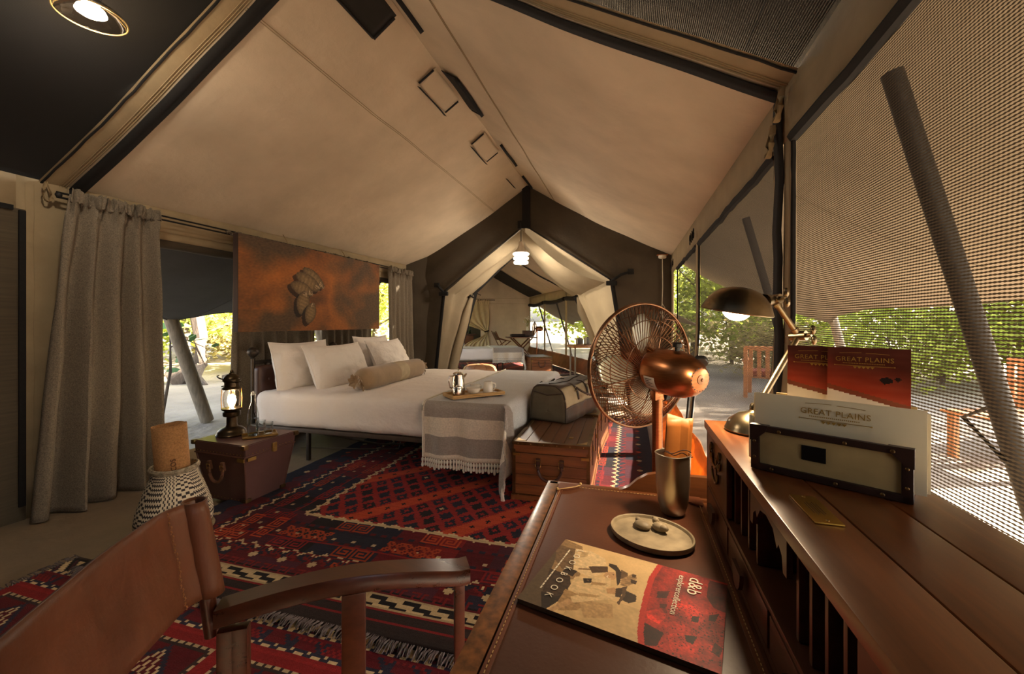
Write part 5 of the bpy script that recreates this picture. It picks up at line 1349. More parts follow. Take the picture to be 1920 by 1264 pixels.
x = DX0 + .06
while x < .12: b.box((x, DY1 - .035, DZ + .0062), (.005, .0012, .0010)); x += .0085
o = b.build('stitching', STITCH, lea, world=True); o['kind'] = 'stuff'
b = B(); b.poly([(DX0 + .036, DY1 - .024), (DX0 + .036, DY1 - .075), (DX0 + .060, DY1 - .064), (DX0 + .082, DY1 - .046), (DX0 + .094, DY1 - .024)], .0035, TR(0, 0, DZ + .006)); b.build('corner_pocket', DESKL2, lea, world=True)
b = B(); b.poly([(.175, DY1 - .024), (.175, DY1 - .075), (.155, DY1 - .066), (.13, DY1 - .05), (.115, DY1 - .024)], .0035, TR(0, 0, DZ + .006)); b.build('corner_pocket', DESKL2, lea, world=True)
b = B(); b.tube([(DX0 + .037, DY1 - .074, DZ + .009), (DX0 + .06, DY1 - .062, DZ + .011), (DX0 + .082, DY1 - .045, DZ + .010), (DX0 + .094, DY1 - .026, DZ + .009)], .0014, 6); b.ball((DX0 + .038, DY1 - .076, DZ + .012), .004, 8); b.ball((DX0 + .094, DY1 - .025, DZ + .012), .004, 8); b.build('corner_cord', STITCH, lea, world=True)
pr = [(-.05, .0), (-.02, .004), (.0, .014), (.02, .034), (.045, .050), (.07, .056), (.42, .058), (.42, -.03), (-.05, -.03)]
b = B(); b.poly(pr, .018, TR(0, DY1 + .005, DZ) @ rotm(90, 0, 0)); b.build('gallery_rail', MAHOG_X, t, world=True)
for x_, y_ in ((DX0 + .05, DY0 + .05), (DX0 + .05, DY1 - .05), (DX1 - .05, DY0 + .05), (DX1 - .05, DY1 - .05)):
    b = B(); b.box((x_, y_, .40), (.05, .05, .64), bev=.004); b.lathe([(.030, .09), (.022, .075), (.026, .05), (.018, .03), (.022, .0)], 16, TR(x_, y_, 0)); b.build('leg', MAHOG, t, world=True)
B().box((DX0 + .05, (DY0 + DY1) / 2, DZ - .085), (.02, DY1 - DY0 - .1, .09), bev=.002).build('apron', MAHOG, t, world=True)
B().box(((DX0 + DX1) / 2, DY1 - .05, DZ - .085), (DX1 - DX0 - .1, .02, .09), bev=.002).build('apron', MAHOG_X, t, world=True)
# ---- pigeonhole organiser standing on the desk
OX0, OX1, OY0, OY1, OZ0, OZ1 = .178, .402, -.28, 1.09, .766, .985
t = thing('desk_organiser', 'long mahogany pigeonhole organiser with plank top standing on the desk', 'desk organiser', ((OX0 + OX1) / 2, .4, OZ0))
cuts = [OX0 - .004, .252, .330, OX1 + .003]
for i in range(3):
    B().box(((cuts[i] + cuts[i + 1]) / 2, (OY0 + OY1) / 2, OZ1 - .009), (cuts[i + 1] - cuts[i] - .0022, OY1 - OY0 + .01, .018), bev=.002).build('top_plank', TOPWOOD, t, world=True)
B().box((OX1 - .008, (OY0 + OY1) / 2, (OZ0 + OZ1) / 2 - .009), (.012, OY1 - OY0, OZ1 - OZ0 - .02)).build('back_panel', DARKWOOD, t, world=True)
for y in (OY0 + .008, OY1 - .008): B().box(((OX0 + OX1) / 2, y, (OZ0 + OZ1) / 2 - .009), (OX1 - OX0 - .004, .016, OZ1 - OZ0 - .019), bev=.002).build('side_panel', DARKWOOD, t, world=True)
B().box(((OX0 + OX1) / 2, (OY0 + OY1) / 2, OZ0 + .006), (OX1 - OX0 - .004, OY1 - OY0 - .03, .011)).build('bottom_board', DARKWOOD, t, world=True)
B().box(((OX0 + OX1) / 2, (OY0 + OY1) / 2, OZ0 + .072), (OX1 - OX0 - .004, OY1 - OY0 - .03, .009), bev=.002).build('shelf', DARKWOOD, t, world=True)
zt = OZ1 - .018; zs = OZ0 + .077
for y in (.868, .822, .775, .728, .565, .528, .490, .452, .412, .20, .16, .12, -.05):
    B().box(((OX0 + OX1) / 2 + .004, y, (zs + zt) / 2), (OX1 - OX0 - .02, .008, zt - zs), bev=.002).build('divider', DARKWOOD, t, world=True)
def valance(ya, yb):
    P = [(ya, 0), (yb, 0), (yb, -.055), (yb - .012, -.055), (yb - .016, -.036), (yb - .028, -.028), (yb - .034, -.036), (yb - .05, -.018), ((ya + yb) / 2, -.013), (ya + .05, -.018), (ya + .034, -.036), (ya + .028, -.028), (ya + .016, -.036), (ya + .012, -.055), (ya, -.055)]
    B().poly(P, .007, TR(OX0 + .004, 0, zt) @ Matrix(((0, 0, 1, 0), (1, 0, 0, 0), (0, 1, 0, 0), (0, 0, 0, 1)))).build('arched_valance', DARKWOOD, t, world=True)
valance(.569, .724); valance(.204, .408)
dr = B().box((OX0 + .006, .972, (zs + zt) / 2), (.010, .196, zt - zs - .004), bev=.002).build('cupboard_door', DARKWOOD, t, world=True)
b = B(); b.tube([(OX0 - .001, 1.01, .93), (OX0 - .003, .985, .915), (OX0 - .003, .955, .915), (OX0 - .001, .93, .93)], .003, 6)
for yy in (1.01, .93): b.tube([(OX0 - .002, yy + .012 * cos(a), .935 + .018 * sin(a)) for a in [2 * pi * i / 12 for i in range(12)]], .0025, 5, closed=True)
b.tube([(OX0 - .002, .97 + .03 * cos(a), .905 + .026 * sin(a)) for a in [pi + pi * i / 12 for i in range(13)]], .0028, 5); b.build('brass_handle', BRASSD, dr, world=True)
b = B(); b.box((OX0, .97, .905), (.002, .012, .05)); b.build('escutcheon', BRASSD, dr, world=True)
PULL = mat('leather_pull', rgb(66, 40, 28), .5, var=.2)
for ya, yb in ((.868, 1.07), (.630, .862), (.392, .624), (.154, .386), (-.08, .148)):
    d_ = B().box((OX0 + .006, (ya + yb) / 2, OZ0 + .040), (.010, yb - ya - .004, .052), bev=.002).build('drawer', DARKWOOD, t, world=True)
    b = B(); hp = [(.026 * cos(a), -.034 * sin(a)) for a in [pi * i / 14 for i in range(15)]]
    b.poly(hp, .006, TR(OX0 - .012, (ya + yb) / 2, OZ0 + .058) @ Matrix(((0, 0, 1, 0), (1, 0, 0, 0), (0, 1, 0, 0), (0, 0, 0, 1)))); b.build('leather_pull', PULL, d_, world=True)
b = B(); b.box((.224, .603, OZ1 + .0015), (.030, .082, .002), rotm(0, 0, 0), bev=.0006); pl = b.build('brass_plaque', mat('plaque_brass', rgb(196, 150, 62), .3, .9, var=.1), t, world=True)
b = B()
for yy in (.568, .638): b.ball((.224, yy, OZ1 + .003), (.0022, .0022, .0012), 8)
b.build('plaque_screw', BRASS, pl, world=True)
b = B()
for k in range(5): b.box((.218 + .003 * k, .603, OZ1 + .0027), (.0008, .03 + .008 * (k % 2), .0003))
b.build('engraved_lines', mat('engraving', rgb(96, 70, 30), .6, var=0), pl, world=True)
# ---- desk lamp
LM = mat('aged_silver_brass', rgb(150, 132, 104), .28, 1.0, var=.3, nscale=14)
LBX, LBY = .262, 1.005
t = thing('desk_lamp', 'lit aged metal desk lamp with dome shade on the organiser', 'lamp', (LBX, LBY, OZ1 + .001))
b = B(); b.lathe([(.058, 0), (.060, .004), (.057, .010), (.052, .022), (.034, .036), (.014, .042), (.008, .050)], 30); b.build('base', LM, t)
elbow = Vector((.366 - LBX, 1.07 - LBY, 1.190 - OZ1)); topj = Vector((.312 - LBX, 1.055 - LBY, 1.272 - OZ1))
b = B(); b.cyl((0, 0, .045), elbow, .0065, n=12); b.lathe([(.008, .04), (.011, .045), (.011, .055), (.008, .06)], 14); b.build('lower_arm', LM, t)
d = (topj - elbow).normalized()
b = B(); b.cyl(elbow, topj, .0065, n=12)
for k in (.15, .85): b.cyl(elbow.lerp(topj, k) - d * .004, elbow.lerp(topj, k) + d * .004, .009, n=12)
b.build('upper_arm', LM, t)
def wing(p, ax):
    b = B(); a, c = frame(ax); ax = Vector(ax).normalized(); b.cyl(p - ax * .016, p + ax * .016, .011, n=12); b.cyl(p + ax * .016, p + ax * .026, .005, n=8)
    for s in (-1, 1): b.ball(p + ax * .030 + c * s * .011, (.006, .006, .011), 8)
    return b.build('wing_joint', LM, t)
wing(elbow, (.7, -.7, .1)); wing(topj, (.6, -.75, .1))
sc = Vector((.232 - LBX, 1.033 - LBY, 1.246 - OZ1)); MS = Matrix.Translation(sc) @ rotm(0, 9, 0) @ rotm(6, 0, 0)
b = B(); b.lathe([(.072, -.002), (.0735, 0), (.072, .003), (.068, .012), (.062, .024), (.052, .036), (.038, .046), (.02, .052), (.001, .054)], 36, MS, cap0=False, cap1=False); b.build('shade', LM, t, solid=.0016)
b = B(); a = MS @ Vector((.05, 0, .030)); b.tube([a, a.lerp(topj, .55), topj], [.016, .013, .009], 12); b.build('shade_neck', LM, t)
b = B(); b.ball((0, 0, .004), (.030, .030, .026), 18, MS); b.build('bulb', mat('desk_bulb', (1, .82, .55, 1), .5, var=0, emit=(1, .74, .42, 1), estr=22), t)
lp = lamp('desk_lamp_light', t, 'SPOT', MS @ Vector((0, 0, -.026)), 11.0, (1, .76, .48), .03); lp.data.spot_size = radians(165); lp.data.spot_blend = .35; lp.rotation_euler = (radians(6), radians(9), 0)
# ---- letter holder with envelopes and booklets
ME = TR(.2725, .7045, OZ1 + .001) @ rotm(0, 0, -31.5)
HC = mat('pale_holder_canvas', rgb(176, 150, 100), .9, var=.12, nscale=14); HL = mat('dark_holder_leather', rgb(48, 30, 24), .42, var=.25, nscale=30)
t = thing('letter_holder', 'canvas and dark leather letter holder on the organiser', 'letter holder', M=ME)
HW, HH, HD = .190, .070, .122
B().box((0, .004, HH / 2), (HW - .006, .006, HH - .004), bev=.002).build('front_panel', HC, t)
B().box((0, HD, HH / 2 + .02), (HW - .006, .006, HH + .036), bev=.002).build('back_panel', HC, t)
B().box((0, HD / 2, .003), (HW - .006, HD, .006), bev=.001).build('bottom_panel', HL, t)
for s in (-1, 1): B().box((s * (HW / 2 - .004), HD / 2, .02), (.005, HD, .04), bev=.001).build('side_panel', HL, t)
for (c, s) in (((0, 0, .005), (HW, .009, .010)), ((0, 0, HH - .004), (HW, .009, .010)), ((-HW / 2 + .006, 0, HH / 2), (.012, .009, HH)), ((HW / 2 - .006, 0, HH / 2), (.012, .009, HH))):
    B().box(c, s, bev=.002).build('leather_border', HL, t)
for sx in (-1, 1):
    b = B(); b.poly([(0, 0), (.026, 0), (.022, -.010), (.010, -.022), (0, -.026)], .011, TR(sx * (HW / 2 + .001), .0055, HH + .0015) @ rotm(90, 0, 0) @ Matrix.Diagonal((-sx, 1, 1, 1))); b.build('corner_guard', HL, t)
b = B()
for x_ in (-.055, 0.025, .075): b.ball((x_, -.006, HH - .005), (.0028, .0016, .0028), 8); b.ball((x_ - .01, -.006, .005), (.0028, .0016, .0028), 8)
for z_ in (.02, .045): b.ball((-HW / 2 + .006, -.006, z_), (.0024, .0014, .0024), 8); b.ball((HW / 2 - .006, -.006, z_), (.0024, .0014, .0024), 8)
b.build('rivets', BRASSD, t)['kind'] = 'stuff'
B().box((-.012, -.0005, .040), (.030, .002, .022), bev=.0005).build('name_plate', mat('black_plate', rgb(22, 20, 20), .35, .3, var=.2), t)
PAPER = mat('cream_envelope_paper', rgb(234, 220, 186), .85, var=.03, nscale=20, translucent=.08); GOLD = mat('gold_print', rgb(172, 134, 58), .45, .3, var=.05)
def logo(parent, M, w, m):
    """arched line, name, fine line and row of small triangles over an arrow"""
    text('printed_name', 'GREAT PLAINS', w * .155, m, parent, M @ TR(0, 0, 0), .0001, spacing=1.08)
    b = B(); n = 22
    for s in (-1, 1): b.tube([M @ Vector((s * (.04 + .42 * k / n) * w, w * (.185 + .02 * (1 - (k / n) ** 2) + (.01 if s < 0 else 0)), .0002)) for k in range(n + 1)], w * .0045, 4)
    b.tube([M @ Vector((-.55 * w + 1.1 * w * k / n, -w * .10, .0002)) for k in range(n + 1)], w * .006, 4)
    for s in (-1, 1): b.ball(M @ Vector((s * .55 * w, -w * .10, .0003)), w * .014, 6)
    for k in range(5): b.poly([((-.20 + .08 * k) * w, -.115 * w), ((-.12 + .08 * k) * w, -.115 * w), ((-.16 + .08 * k) * w, -.17 * w)], .0003, M)
    for k in range(26): b.box((-.38 * w + .03 * w * k, -.045 * w, .0001), (w * .018, w * .02, .0002), M)
    b.build('printed_ornament', m, parent)
FACE = rotm(90, 0, 0)
for k, (x_, y_, w_, h_, rz_e, lb) in enumerate(((.004, .020, .205, .112, 0, 'front cream envelope printed with a gold name, in the letter holder'),
                                          (.006, .031, .207, .106, .6, 'second cream envelope right behind the printed front one'),
                                          (-.004, .040, .206, .108, -1.0, 'rearmost cream envelope sticking out past the end of the holder'))):
    t = thing('envelope', lb, 'envelope', M=ME @ TR(x_, y_, .007) @ rotm(-5, 0, rz_e), group='envelopes in the letter holder')
    b = B(); b.rbox((w_, .0022, h_), .001, (16, 1, 8), TR(0, 0, h_ / 2), lambda p: p + Vector((0, .0015 * nz(p.x * 20, p.z * 20, k), .0006 * nz(p.x * 30)))); b.build('sheet', PAPER, t)
    if k == 0: logo(t, TR(.004, -.0026, .088) @ FACE, .078, GOLD)
t = thing('paper_roll', 'curled cream sheet poking out of the end of the letter holder', 'paper', M=ME @ TR(-.099, .045, .006))
b = B(); b.sheet(lambda u, v: Vector((.013 * cos(.6 + 4.2 * u), .016 * sin(.6 + 4.2 * u), .072 * v)), 16, 4); b.build('sheet', PAPER, t, solid=.001)
def booklet(label, x_, y_, rz_b, seed):
    t = thing('booklet', label, 'booklet', M=ME @ TR(x_, y_, .007) @ rotm(-3, 0, rz_b), group='red booklets in the letter holder')
    W_, H_ = .1, .188; nu, nv = 60, 112; A = np.zeros((nu, nv, 3))
    for i in range(nu):
        for j in range(nv):
            x, y = i / nu, j / nv; g = nz(x * 3, y * 26, seed)
            hor = .655 - .13 * x
            if y < hor - .02: c = np.array([226, 210, 188]) + 8 * g
            elif y < hor + .02: c = np.array([130, 62, 36])
            else:
                k = min(1, (y - hor) / .30); c = np.array([176, 58, 32]) * (1 - k) + np.array([88, 40, 30]) * k + 10 * g
            if (x - .72) ** 2 / .006 + (y - .735) ** 2 / .0006 < 1 or ((x - .85) ** 2 / .0012 + (y - .748) ** 2 / .0003 < 1) or (abs(x - .70) < .012 and .70 < y < .735): c = np.array([36, 28, 26])
            A[i, j] = c
    coloured('cover', lambda i, j: (W_ * (i / nu - .5), -.0016 + .0012 * sin(pi * i / nu), H_ * j / nv), srgb_arr(np.clip(A, 0, 255)), colour_mat('glossy_cover', .35), t)
    b = B(); b.box((0, .0008, H_ / 2), (W_ - .001, .0022, H_ - .001)); b.build('pages', PAPER, t)
    logo(t, TR(-.004, -.0022, .166) @ FACE, .066, GOLD)
    return t
booklet('red landscape-cover booklet standing in front of the other booklet', .036, .100, 0, 1)
booklet('red landscape-cover booklet half hidden behind the other booklet', -.022, .108, 2, 2)
# ---- silver beaker with leather folder, stone dish, magazine
SILV = mat('tarnished_silver', rgb(222, 208, 182), .34, 1.0, var=.12, nscale=8)
t = thing('silver_beaker', 'lobed silver beaker with leather folder standing at the desk corner', 'beaker', (.100, 1.055, DZ + .006))
b = B(); b.lathe([(.022, 0), (.027, .004), (.034, .03), (.0375, .07), (.038, .11), (.0385, .142), (.037, .143), (.036, .11), (.033, .04), (.001, .02)], 40, fn=lambda a, z: 1 + .045 * cos(4 * a) * (z / .14)); b.build('body', SILV, t)
b = B(); b.tube([(.0385 * (1 + .045 * cos(4 * a)) * cos(a), .0385 * (1 + .045 * cos(4 * a)) * sin(a), .143) for a in [2 * pi * i / 48 for i in range(48)]], .0016, 6, closed=True); b.build('rim', SILV, t)
FOLD = mat('tan_folder_leather', rgb(164, 98, 42), .5, var=.15, nscale=10, bstr=.2, bscale=60, bdist=.002)
t = thing('leather_folder', 'folded tan leather folder standing in the silver beaker', 'folder', M=TR(.104, 1.058, DZ + .03) @ rotm(-4, 3, -12))
b = B(); b.sheet(lambda u, v: Vector((-.028 + .012 * cos(pi * (.5 + u)) * 0 + (.058 * u if u < .8 else .058 * .8 + .01 * (u - .8) * 5), -.020 * cos(pi * .9 * u) * .8, .006 + (.19 + .008 * u) * v)), 20, 12)
b.sheet(lambda u, v: Vector((-.028 + .05 * u, -.016 + .030 * u * (1 - .3 * u), .006 + (.205 - .012 * u) * v)), 16, 10); b.build('leather_sheet', FOLD, t, solid=.0025)
b = B(); b.tube([(-.032 + .066 * i / 20, -.022 + .02 * i / 20, .118 + .004 * sin(i * .6)) for i in range(21)], .0012, 5); b.tube([(-.03 + .06 * i / 20, -.024 + .018 * i / 20, .124 - .006 * sin(i * .3)) for i in range(21)], .0012, 5); b.build('tie_cord', HL, t)
STONE = mat('grey_soapstone', rgb(150, 134, 108), .55, var=.3, nscale=26, bstr=.25, bscale=70, bdist=.001)
t = thing('soapstone_dish', 'oval soapstone dish with carved figures lying on the desk', 'dish', M=TR(.045, .925, DZ + .0055) @ rotm(0, 0, -28))
el = Matrix.Diagonal((.088, .072, 1, 1))
b = B(); b.lathe([(.90, 0), (.98, .004), (1.0, .010), (.99, .014), (.95, .013), (.92, .008), (.5, .0065), (.001, .006)], 44, el); b.build('plate', STONE, t)
b = B(); b.ball((-.026, .012, .013), (.019, .015, .009), 16); b.ball((-.040, .020, .017), (.007, .006, .006), 10); b.build('carved_tortoise', STONE, t)
b = B(); b.ball((.006, .026, .014), (.016, .012, .010), 14); b.ball((-.006, .034, .021), (.008, .007, .008), 10); b.ball((-.013, .038, .025), (.003, .003, .003), 6); b.ball((.018, .022, .017), (.010, .008, .007), 10); b.build('carved_frog', STONE, t)
def in_poly(x, y, P):
    c = False; n = len(P)
    for k in range(n):
        (x1, y1), (x2, y2) = P[k], P[k - 1]
        if (y1 > y) != (y2 > y) and x < (x2 - x1) * (y - y1) / (y2 - y1) + x1: c = not c
    return c
def magazine():
    nu, nv = 248, 175; A = np.zeros((nu, nv, 3))
    # printed picture, in millimetres: x along the long side, y across; two people in hats, turned with the page
    sepia = [([(0, 210), (40, 200), (60, 150), (70, 100), (30, 60), (0, 60)], (150, 118, 80), .5),
        ([(-1, 185), (32, 183), (59, 124), (34, 110), (2, 138)], (112, 86, 60), .7), ([(0, 162), (11, 129), (29, 36), (44, 0), (0, 0)], (92, 74, 54), .3),
        ([(13, 102), (54, 97), (65, 73), (65, 46), (44, 4), (29, 36)], (66, 48, 34), .8), ([(27, 35), (51, 33), (73, 55), (52, 0), (44, 0)], (44, 32, 22), .5),
        ([(60, 60), (110, 54), (95, 20), (70, 6), (62, 20)], (168, 132, 88), .6), ([(90, 45), (140, 60), (150, 30), (110, 10)], (186, 150, 104), .5),
        ([(31, 186), (61, 192), (92, 180), (101, 160), (86, 142), (102, 130), (86, 110), (52, 118), (41, 150)], (222, 192, 146), .35),
        ([(45, 182), (58, 186), (60, 170), (48, 160)], (196, 164, 118), .4), ([(60, 128), (84, 138), (80, 131), (58, 122)], (140, 108, 74), .3),
        ([(73, 141), (104, 158), (109, 140), (85, 125)], (84, 60, 40), .6), ([(105, 139), (118, 146), (126, 139), (125, 124), (115, 119), (105, 127)], (196, 152, 108), .3),
        ([(118, 138), (121, 140), (121, 136)], (60, 40, 28), 0), ([(112, 133), (114, 124), (110, 126)], (236, 214, 184), 0),
        ([(128, 160), (141, 155), (144, 141), (133, 132), (127, 146)], (104, 78, 52), .4), ([(103, 169), (117, 169), (130, 152), (136, 122), (134, 110), (128, 127), (120, 151), (105, 160)], (54, 38, 26), .3),
        ([(135, 133), (150, 159), (158, 150), (156, 129), (148, 116), (138, 115)], (158, 124, 84), .9), ([(148, 156), (156, 158), (156, 148), (150, 148)], (70, 52, 36), .4), ([(150, 140), (160, 140), (160, 130), (152, 130)], (66, 48, 34), .4),
        ([(39, 118), (60, 117), (58, 98), (37, 102)], (50, 36, 26), .5),
        ([(62, 100), (86, 114), (119, 126), (124, 106), (118, 90), (144, 92), (141, 76), (110, 54), (83, 33), (75, 46), (87, 59), (64, 62)], (218, 186, 138), .35),
        ([(92, 100), (118, 108), (114, 100), (94, 92)], (170, 134, 90), .3), ([(84, 62), (118, 72), (112, 64), (86, 54)], (182, 146, 100), .3),
        ([(55, 0), (73, 40), (85, 34), (69, 9), (63, 0)], (190, 150, 106), .4), ([(76, 102), (90, 109), (93, 97), (82, 90)], (42, 30, 22), .4), ([(83, 101), (88, 103), (88, 98)], (110, 86, 60), 0),
        ([(120, 94), (130, 103), (138, 102), (136, 86), (125, 83)], (186, 142, 98), .3), ([(134, 103), (146, 112), (146, 83), (138, 81)], (62, 44, 30), .4),
        ([(151, 105), (168, 101), (171, 85), (161, 76), (151, 78)], (58, 42, 28), .35), ([(143, 111), (149, 118), (152, 92), (149, 64), (145, 67), (147, 91)], (92, 68, 46), .2)]
    cat_ = [([(188, 71), (210, 89), (219, 74), (212, 52), (195, 57)], 1.35), ([(215, 110), (250, 120), (270, 100), (262, 70), (235, 60), (215, 80)], 1.15), ([(225, 40), (265, 60), (290, 40), (280, 10), (235, 8)], 1.2),
        ([(191, 46), (221, 37), (217, 7), (201, 0), (191, 10)], .35), ([(268, 155), (269, 205), (297, 205), (297, 128), (280, 131)], .5), ([(196, 130), (214, 140), (212, 118), (198, 112)], .45), ([(205, 100), (216, 104), (214, 92), (206, 90)], .5),
        ([(253, 95), (263, 99), (262, 84), (253, 82)], .25), ([(249, 49), (264, 54), (260, 35), (250, 37)], .25), ([(275, 110), (289, 121), (284, 99), (275, 96)], .35), ([(286, 54), (297, 48), (293, 29), (283, 33)], .4)]
    for i in range(nu):
        for j in range(nv):
            x, y = 297 * (i + .5) / nu, 210 * (j + .5) / nv; g = nz(x * .30, y * .30, 2); f = fbm(x * .03, y * .03, 5); h = nz(x * .11 + y * .05, y * .16, 9)
            xb = path([(0, 194), (.11, 186), (.28, 182), (.5, 178), (.77, 176), (1, 182)], 0)[1] if False else np.interp(y, [0, 22, 57, 107, 161, 210], [193, 187, 182, 178, 176, 182])
            if x < xb:
                c = np.array([216, 180, 128]) * (1 + .05 * f + .03 * g)
                if y < 70 and x > 80: c = c * (.93 + .06 * h)
                for P, col, tex in sepia:
                    if in_poly(x, y, P): c = np.array(col) * (1 + tex * (.30 * h + .22 * g))
            else:
                c = np.array([186, 40, 28]) * (.80 + .35 * f)
                if x - xb < 9: c = np.array([184, 40, 28]) * (1 + .1 * g)
                else:
                    for P, k in cat_:
                        if in_poly(x, y, P): c = c * k
                    sp = noise.voronoi(Vector((x * .22, y * .22, 0)))[0]
                    if x > 215 and y < 125 and sp[1] - sp[0] > .28 and sp[0] < .34: c = c * .42
                    c = c * (1 + .22 * g)
            A[i, j] = np.clip(c, 0, 255)
    c1 = Vector((-.0023, .8557)); 
    Mm = TR(-.176, .648, DZ + .0055) @ rotm(0, 0, -13.6)
    t = thing('magazine', 'sepia and red lookbook magazine lying on the desk leather', 'magazine', M=Mm)
    coloured('cover', lambda i, j: (.297 * i / nu, .21 * j / nv, .0078 + .0006 * sin(pi * i / nu)), srgb_arr(A), colour_mat('satin_cover', .62), t)
    b = B(); b.box((.1485, .105, .0038), (.295, .208, .0074)); b.build('pages', mat('page_edges', rgb(92, 74, 54), .8, var=.4, nscale=60, stretch=(1, 1, 60)), t)
    WHT = mat('white_print', rgb(240, 228, 204), .6, var=0)
    RT = rotm(0, 0, -90)
    text('printed_title', 'LOOKBOOK', .0175, WHT, t, TR(.037, .105, .0092) @ RT, .0001, spacing=1.95)
    text('printed_brand', 'd&b', .031, WHT, t, TR(.239, .172, .0092) @ RT, .0001)
    text('printed_collection', 'explorercollection', .0150, WHT, t, TR(.222, .138, .0092) @ RT, .0001)
    b = B(); r = random.Random(2); yy = .175
    while yy > .04:
        L = r.uniform(.004, .011); b.box((.023, yy - L / 2, .0088), (.0026, L, .0002)); yy -= L + .002
    b.build('printed_small_line', WHT, t)
magazine()
# ============================================================ leather armchair (campaign chair)
CHWOOD = wood('chair_mahogany', rgb(46, 20, 11), rgb(88, 42, 20), .28, 'X', 1.0, .4)
CHLEA = mat('chair_leather', rgb(110, 68, 46), 0.45, var=0.38, nscale=5, bstr=.6, bscale=30, bdist=.005, stretch=(1, 1, .5))
LAC = mat('leather_lacing', rgb(150, 104, 62), .6, var=.15)
AD = Vector((.842, .539, 0)); ND = Vector((.539, -.842, 0))
CA = Vector((-.752, .598, 0))             # rear end of the far arm, on the floor plan
t = thing('campaign_chair', 'mahogany campaign armchair with brown leather sling back, facing the desk', 'chair', CA)
for k, off in enumerate((0.0, .53)):
    o_ = CA + ND * off
    def ap(s): return o_ + AD * (.485 * s) + Vector((0, 0, .664 + .036 * sin(pi * min(1, s * 1.05)) ** 1.0 - .0 * s)) + ND * (-.012 + .022 * sin(pi * s)) * (1 if off == 0 else -1)
    rows = []
    for i in range(25):
        s = i / 24; p = ap(s); w_ = .024 + .004 * s; h_ = .017
        sec = []
        for (a, c) in ((-.9, -1), (.9, -1), (1, -.85), (1, .8), (.9, 1), (-.9, 1), (-1, .8), (-1, -.85)): sec.append(p + ND * a * w_ + Vector((0, 0, c * h_)))
        rows.append(sec)
    b = B(); V = b.grid(rows, cv=True); b.bm.faces.new(V[0][::-1]); b.bm.faces.new(V[-1]); b.build('armrest', CHWOOD, t, world=True)
    def post(s, w_, d_, z1, name='arm_post', lean=0):
        p = o_ + AD * (.485 * s); b = B(); M_ = TR(p.x, p.y, 0) @ rotm(0, 0, 32.6)
        b.box((lean, 0, z1 / 2), (w_, d_, z1), M_, bev=.004); b.build(name, CHWOOD, t, world=True)
    post(.505, .046, .022, .668); post(.955, .022, .022, .650, 'front_leg'); post(.04, .030, .024, .64, 'rear_leg'); post(.085, .03, .024, .64, 'rear_leg')
    # back stick
    q = o_ + AD * -.012 + ND * (-.02 if off == 0 else .02); b = B(); b.cyl(q + Vector((0, 0, .62)), q + Vector((0, 0, .872)) - AD * .028, .013, n=12); b.build('back_stick', CHWOOD, t, world=True)
b = B(); M_ = TR(CA.x, CA.y, 0) @ rotm(0, 0, 32.6)
for z, yy in ((.40, .02), (.40, .46)): b.box((yy, -.265, z), (.03, .53, .03), M_, bev=.003)
b.build('seat_rail', CHWOOD, t, world=True)
b = B(); b.sheet(lambda u, v: M_ @ Vector((.02 + .44 * u, -.02 - .49 * v, .425 - .03 * sin(pi * v))), 8, 16); b.build('seat_sling', CHLEA, t, world=True, solid=.005)
# leather sling back, wrapped round both sticks
A0 = CA + AD * -.012 + ND * -.02; B0 = CA + AD * -.012 + ND * .55
def sl(u, v, off=0.0):
    p = A0.lerp(B0, u); sag = .035 * (1 - (2 * u - 1) ** 2); z = .700 + .182 * v
    r_ = .016; w_ = min(1, u * 14) * min(1, (1 - u) * 14)
    return p - AD * (sag + .03 * v - r_ * (1 - w_) + off - .0 + .004 * nz(u * 7, v * 4)) + Vector((0, 0, z + .004 * sin(u * 9)))
b = B(); b.sheet(lambda u, v: sl(u, v, .016), 50, 14); back = b.build('leather_back', CHLEA, t, world=True, solid=.005)
b = B()      # loop of leather round the far stick
b.sheet(lambda u, v: A0 + Vector((0, 0, .700 + .182 * v)) - AD * (.03 * v) + (AD * cos(2 * pi * u) + ND * -sin(2 * pi * u)) * Vector((.019, .019, 1)).x, 20, 10, cu=True); b.build('stick_loop', CHLEA, back, world=True, solid=.003)
b = B()
for k in range(22):
    v = .03 + .94 * k / 21; p = sl(.085 + .004 * (k % 2), v, .0215); b.tube([p - Vector((0, 0, .0035)), p - AD * .0012, p + Vector((0, 0, .0035))], .0013, 5)
for k in range(22):
    v = .03 + .94 * k / 21; p = sl(.085 + .004 * (k % 2), v, .0095); b.tube([p - Vector((0, 0, .0035)), p + AD * .0012, p + Vector((0, 0, .0035))], .0013, 5)
o = b.build('lacing', LAC, back, world=True); o['kind'] = 'stuff'
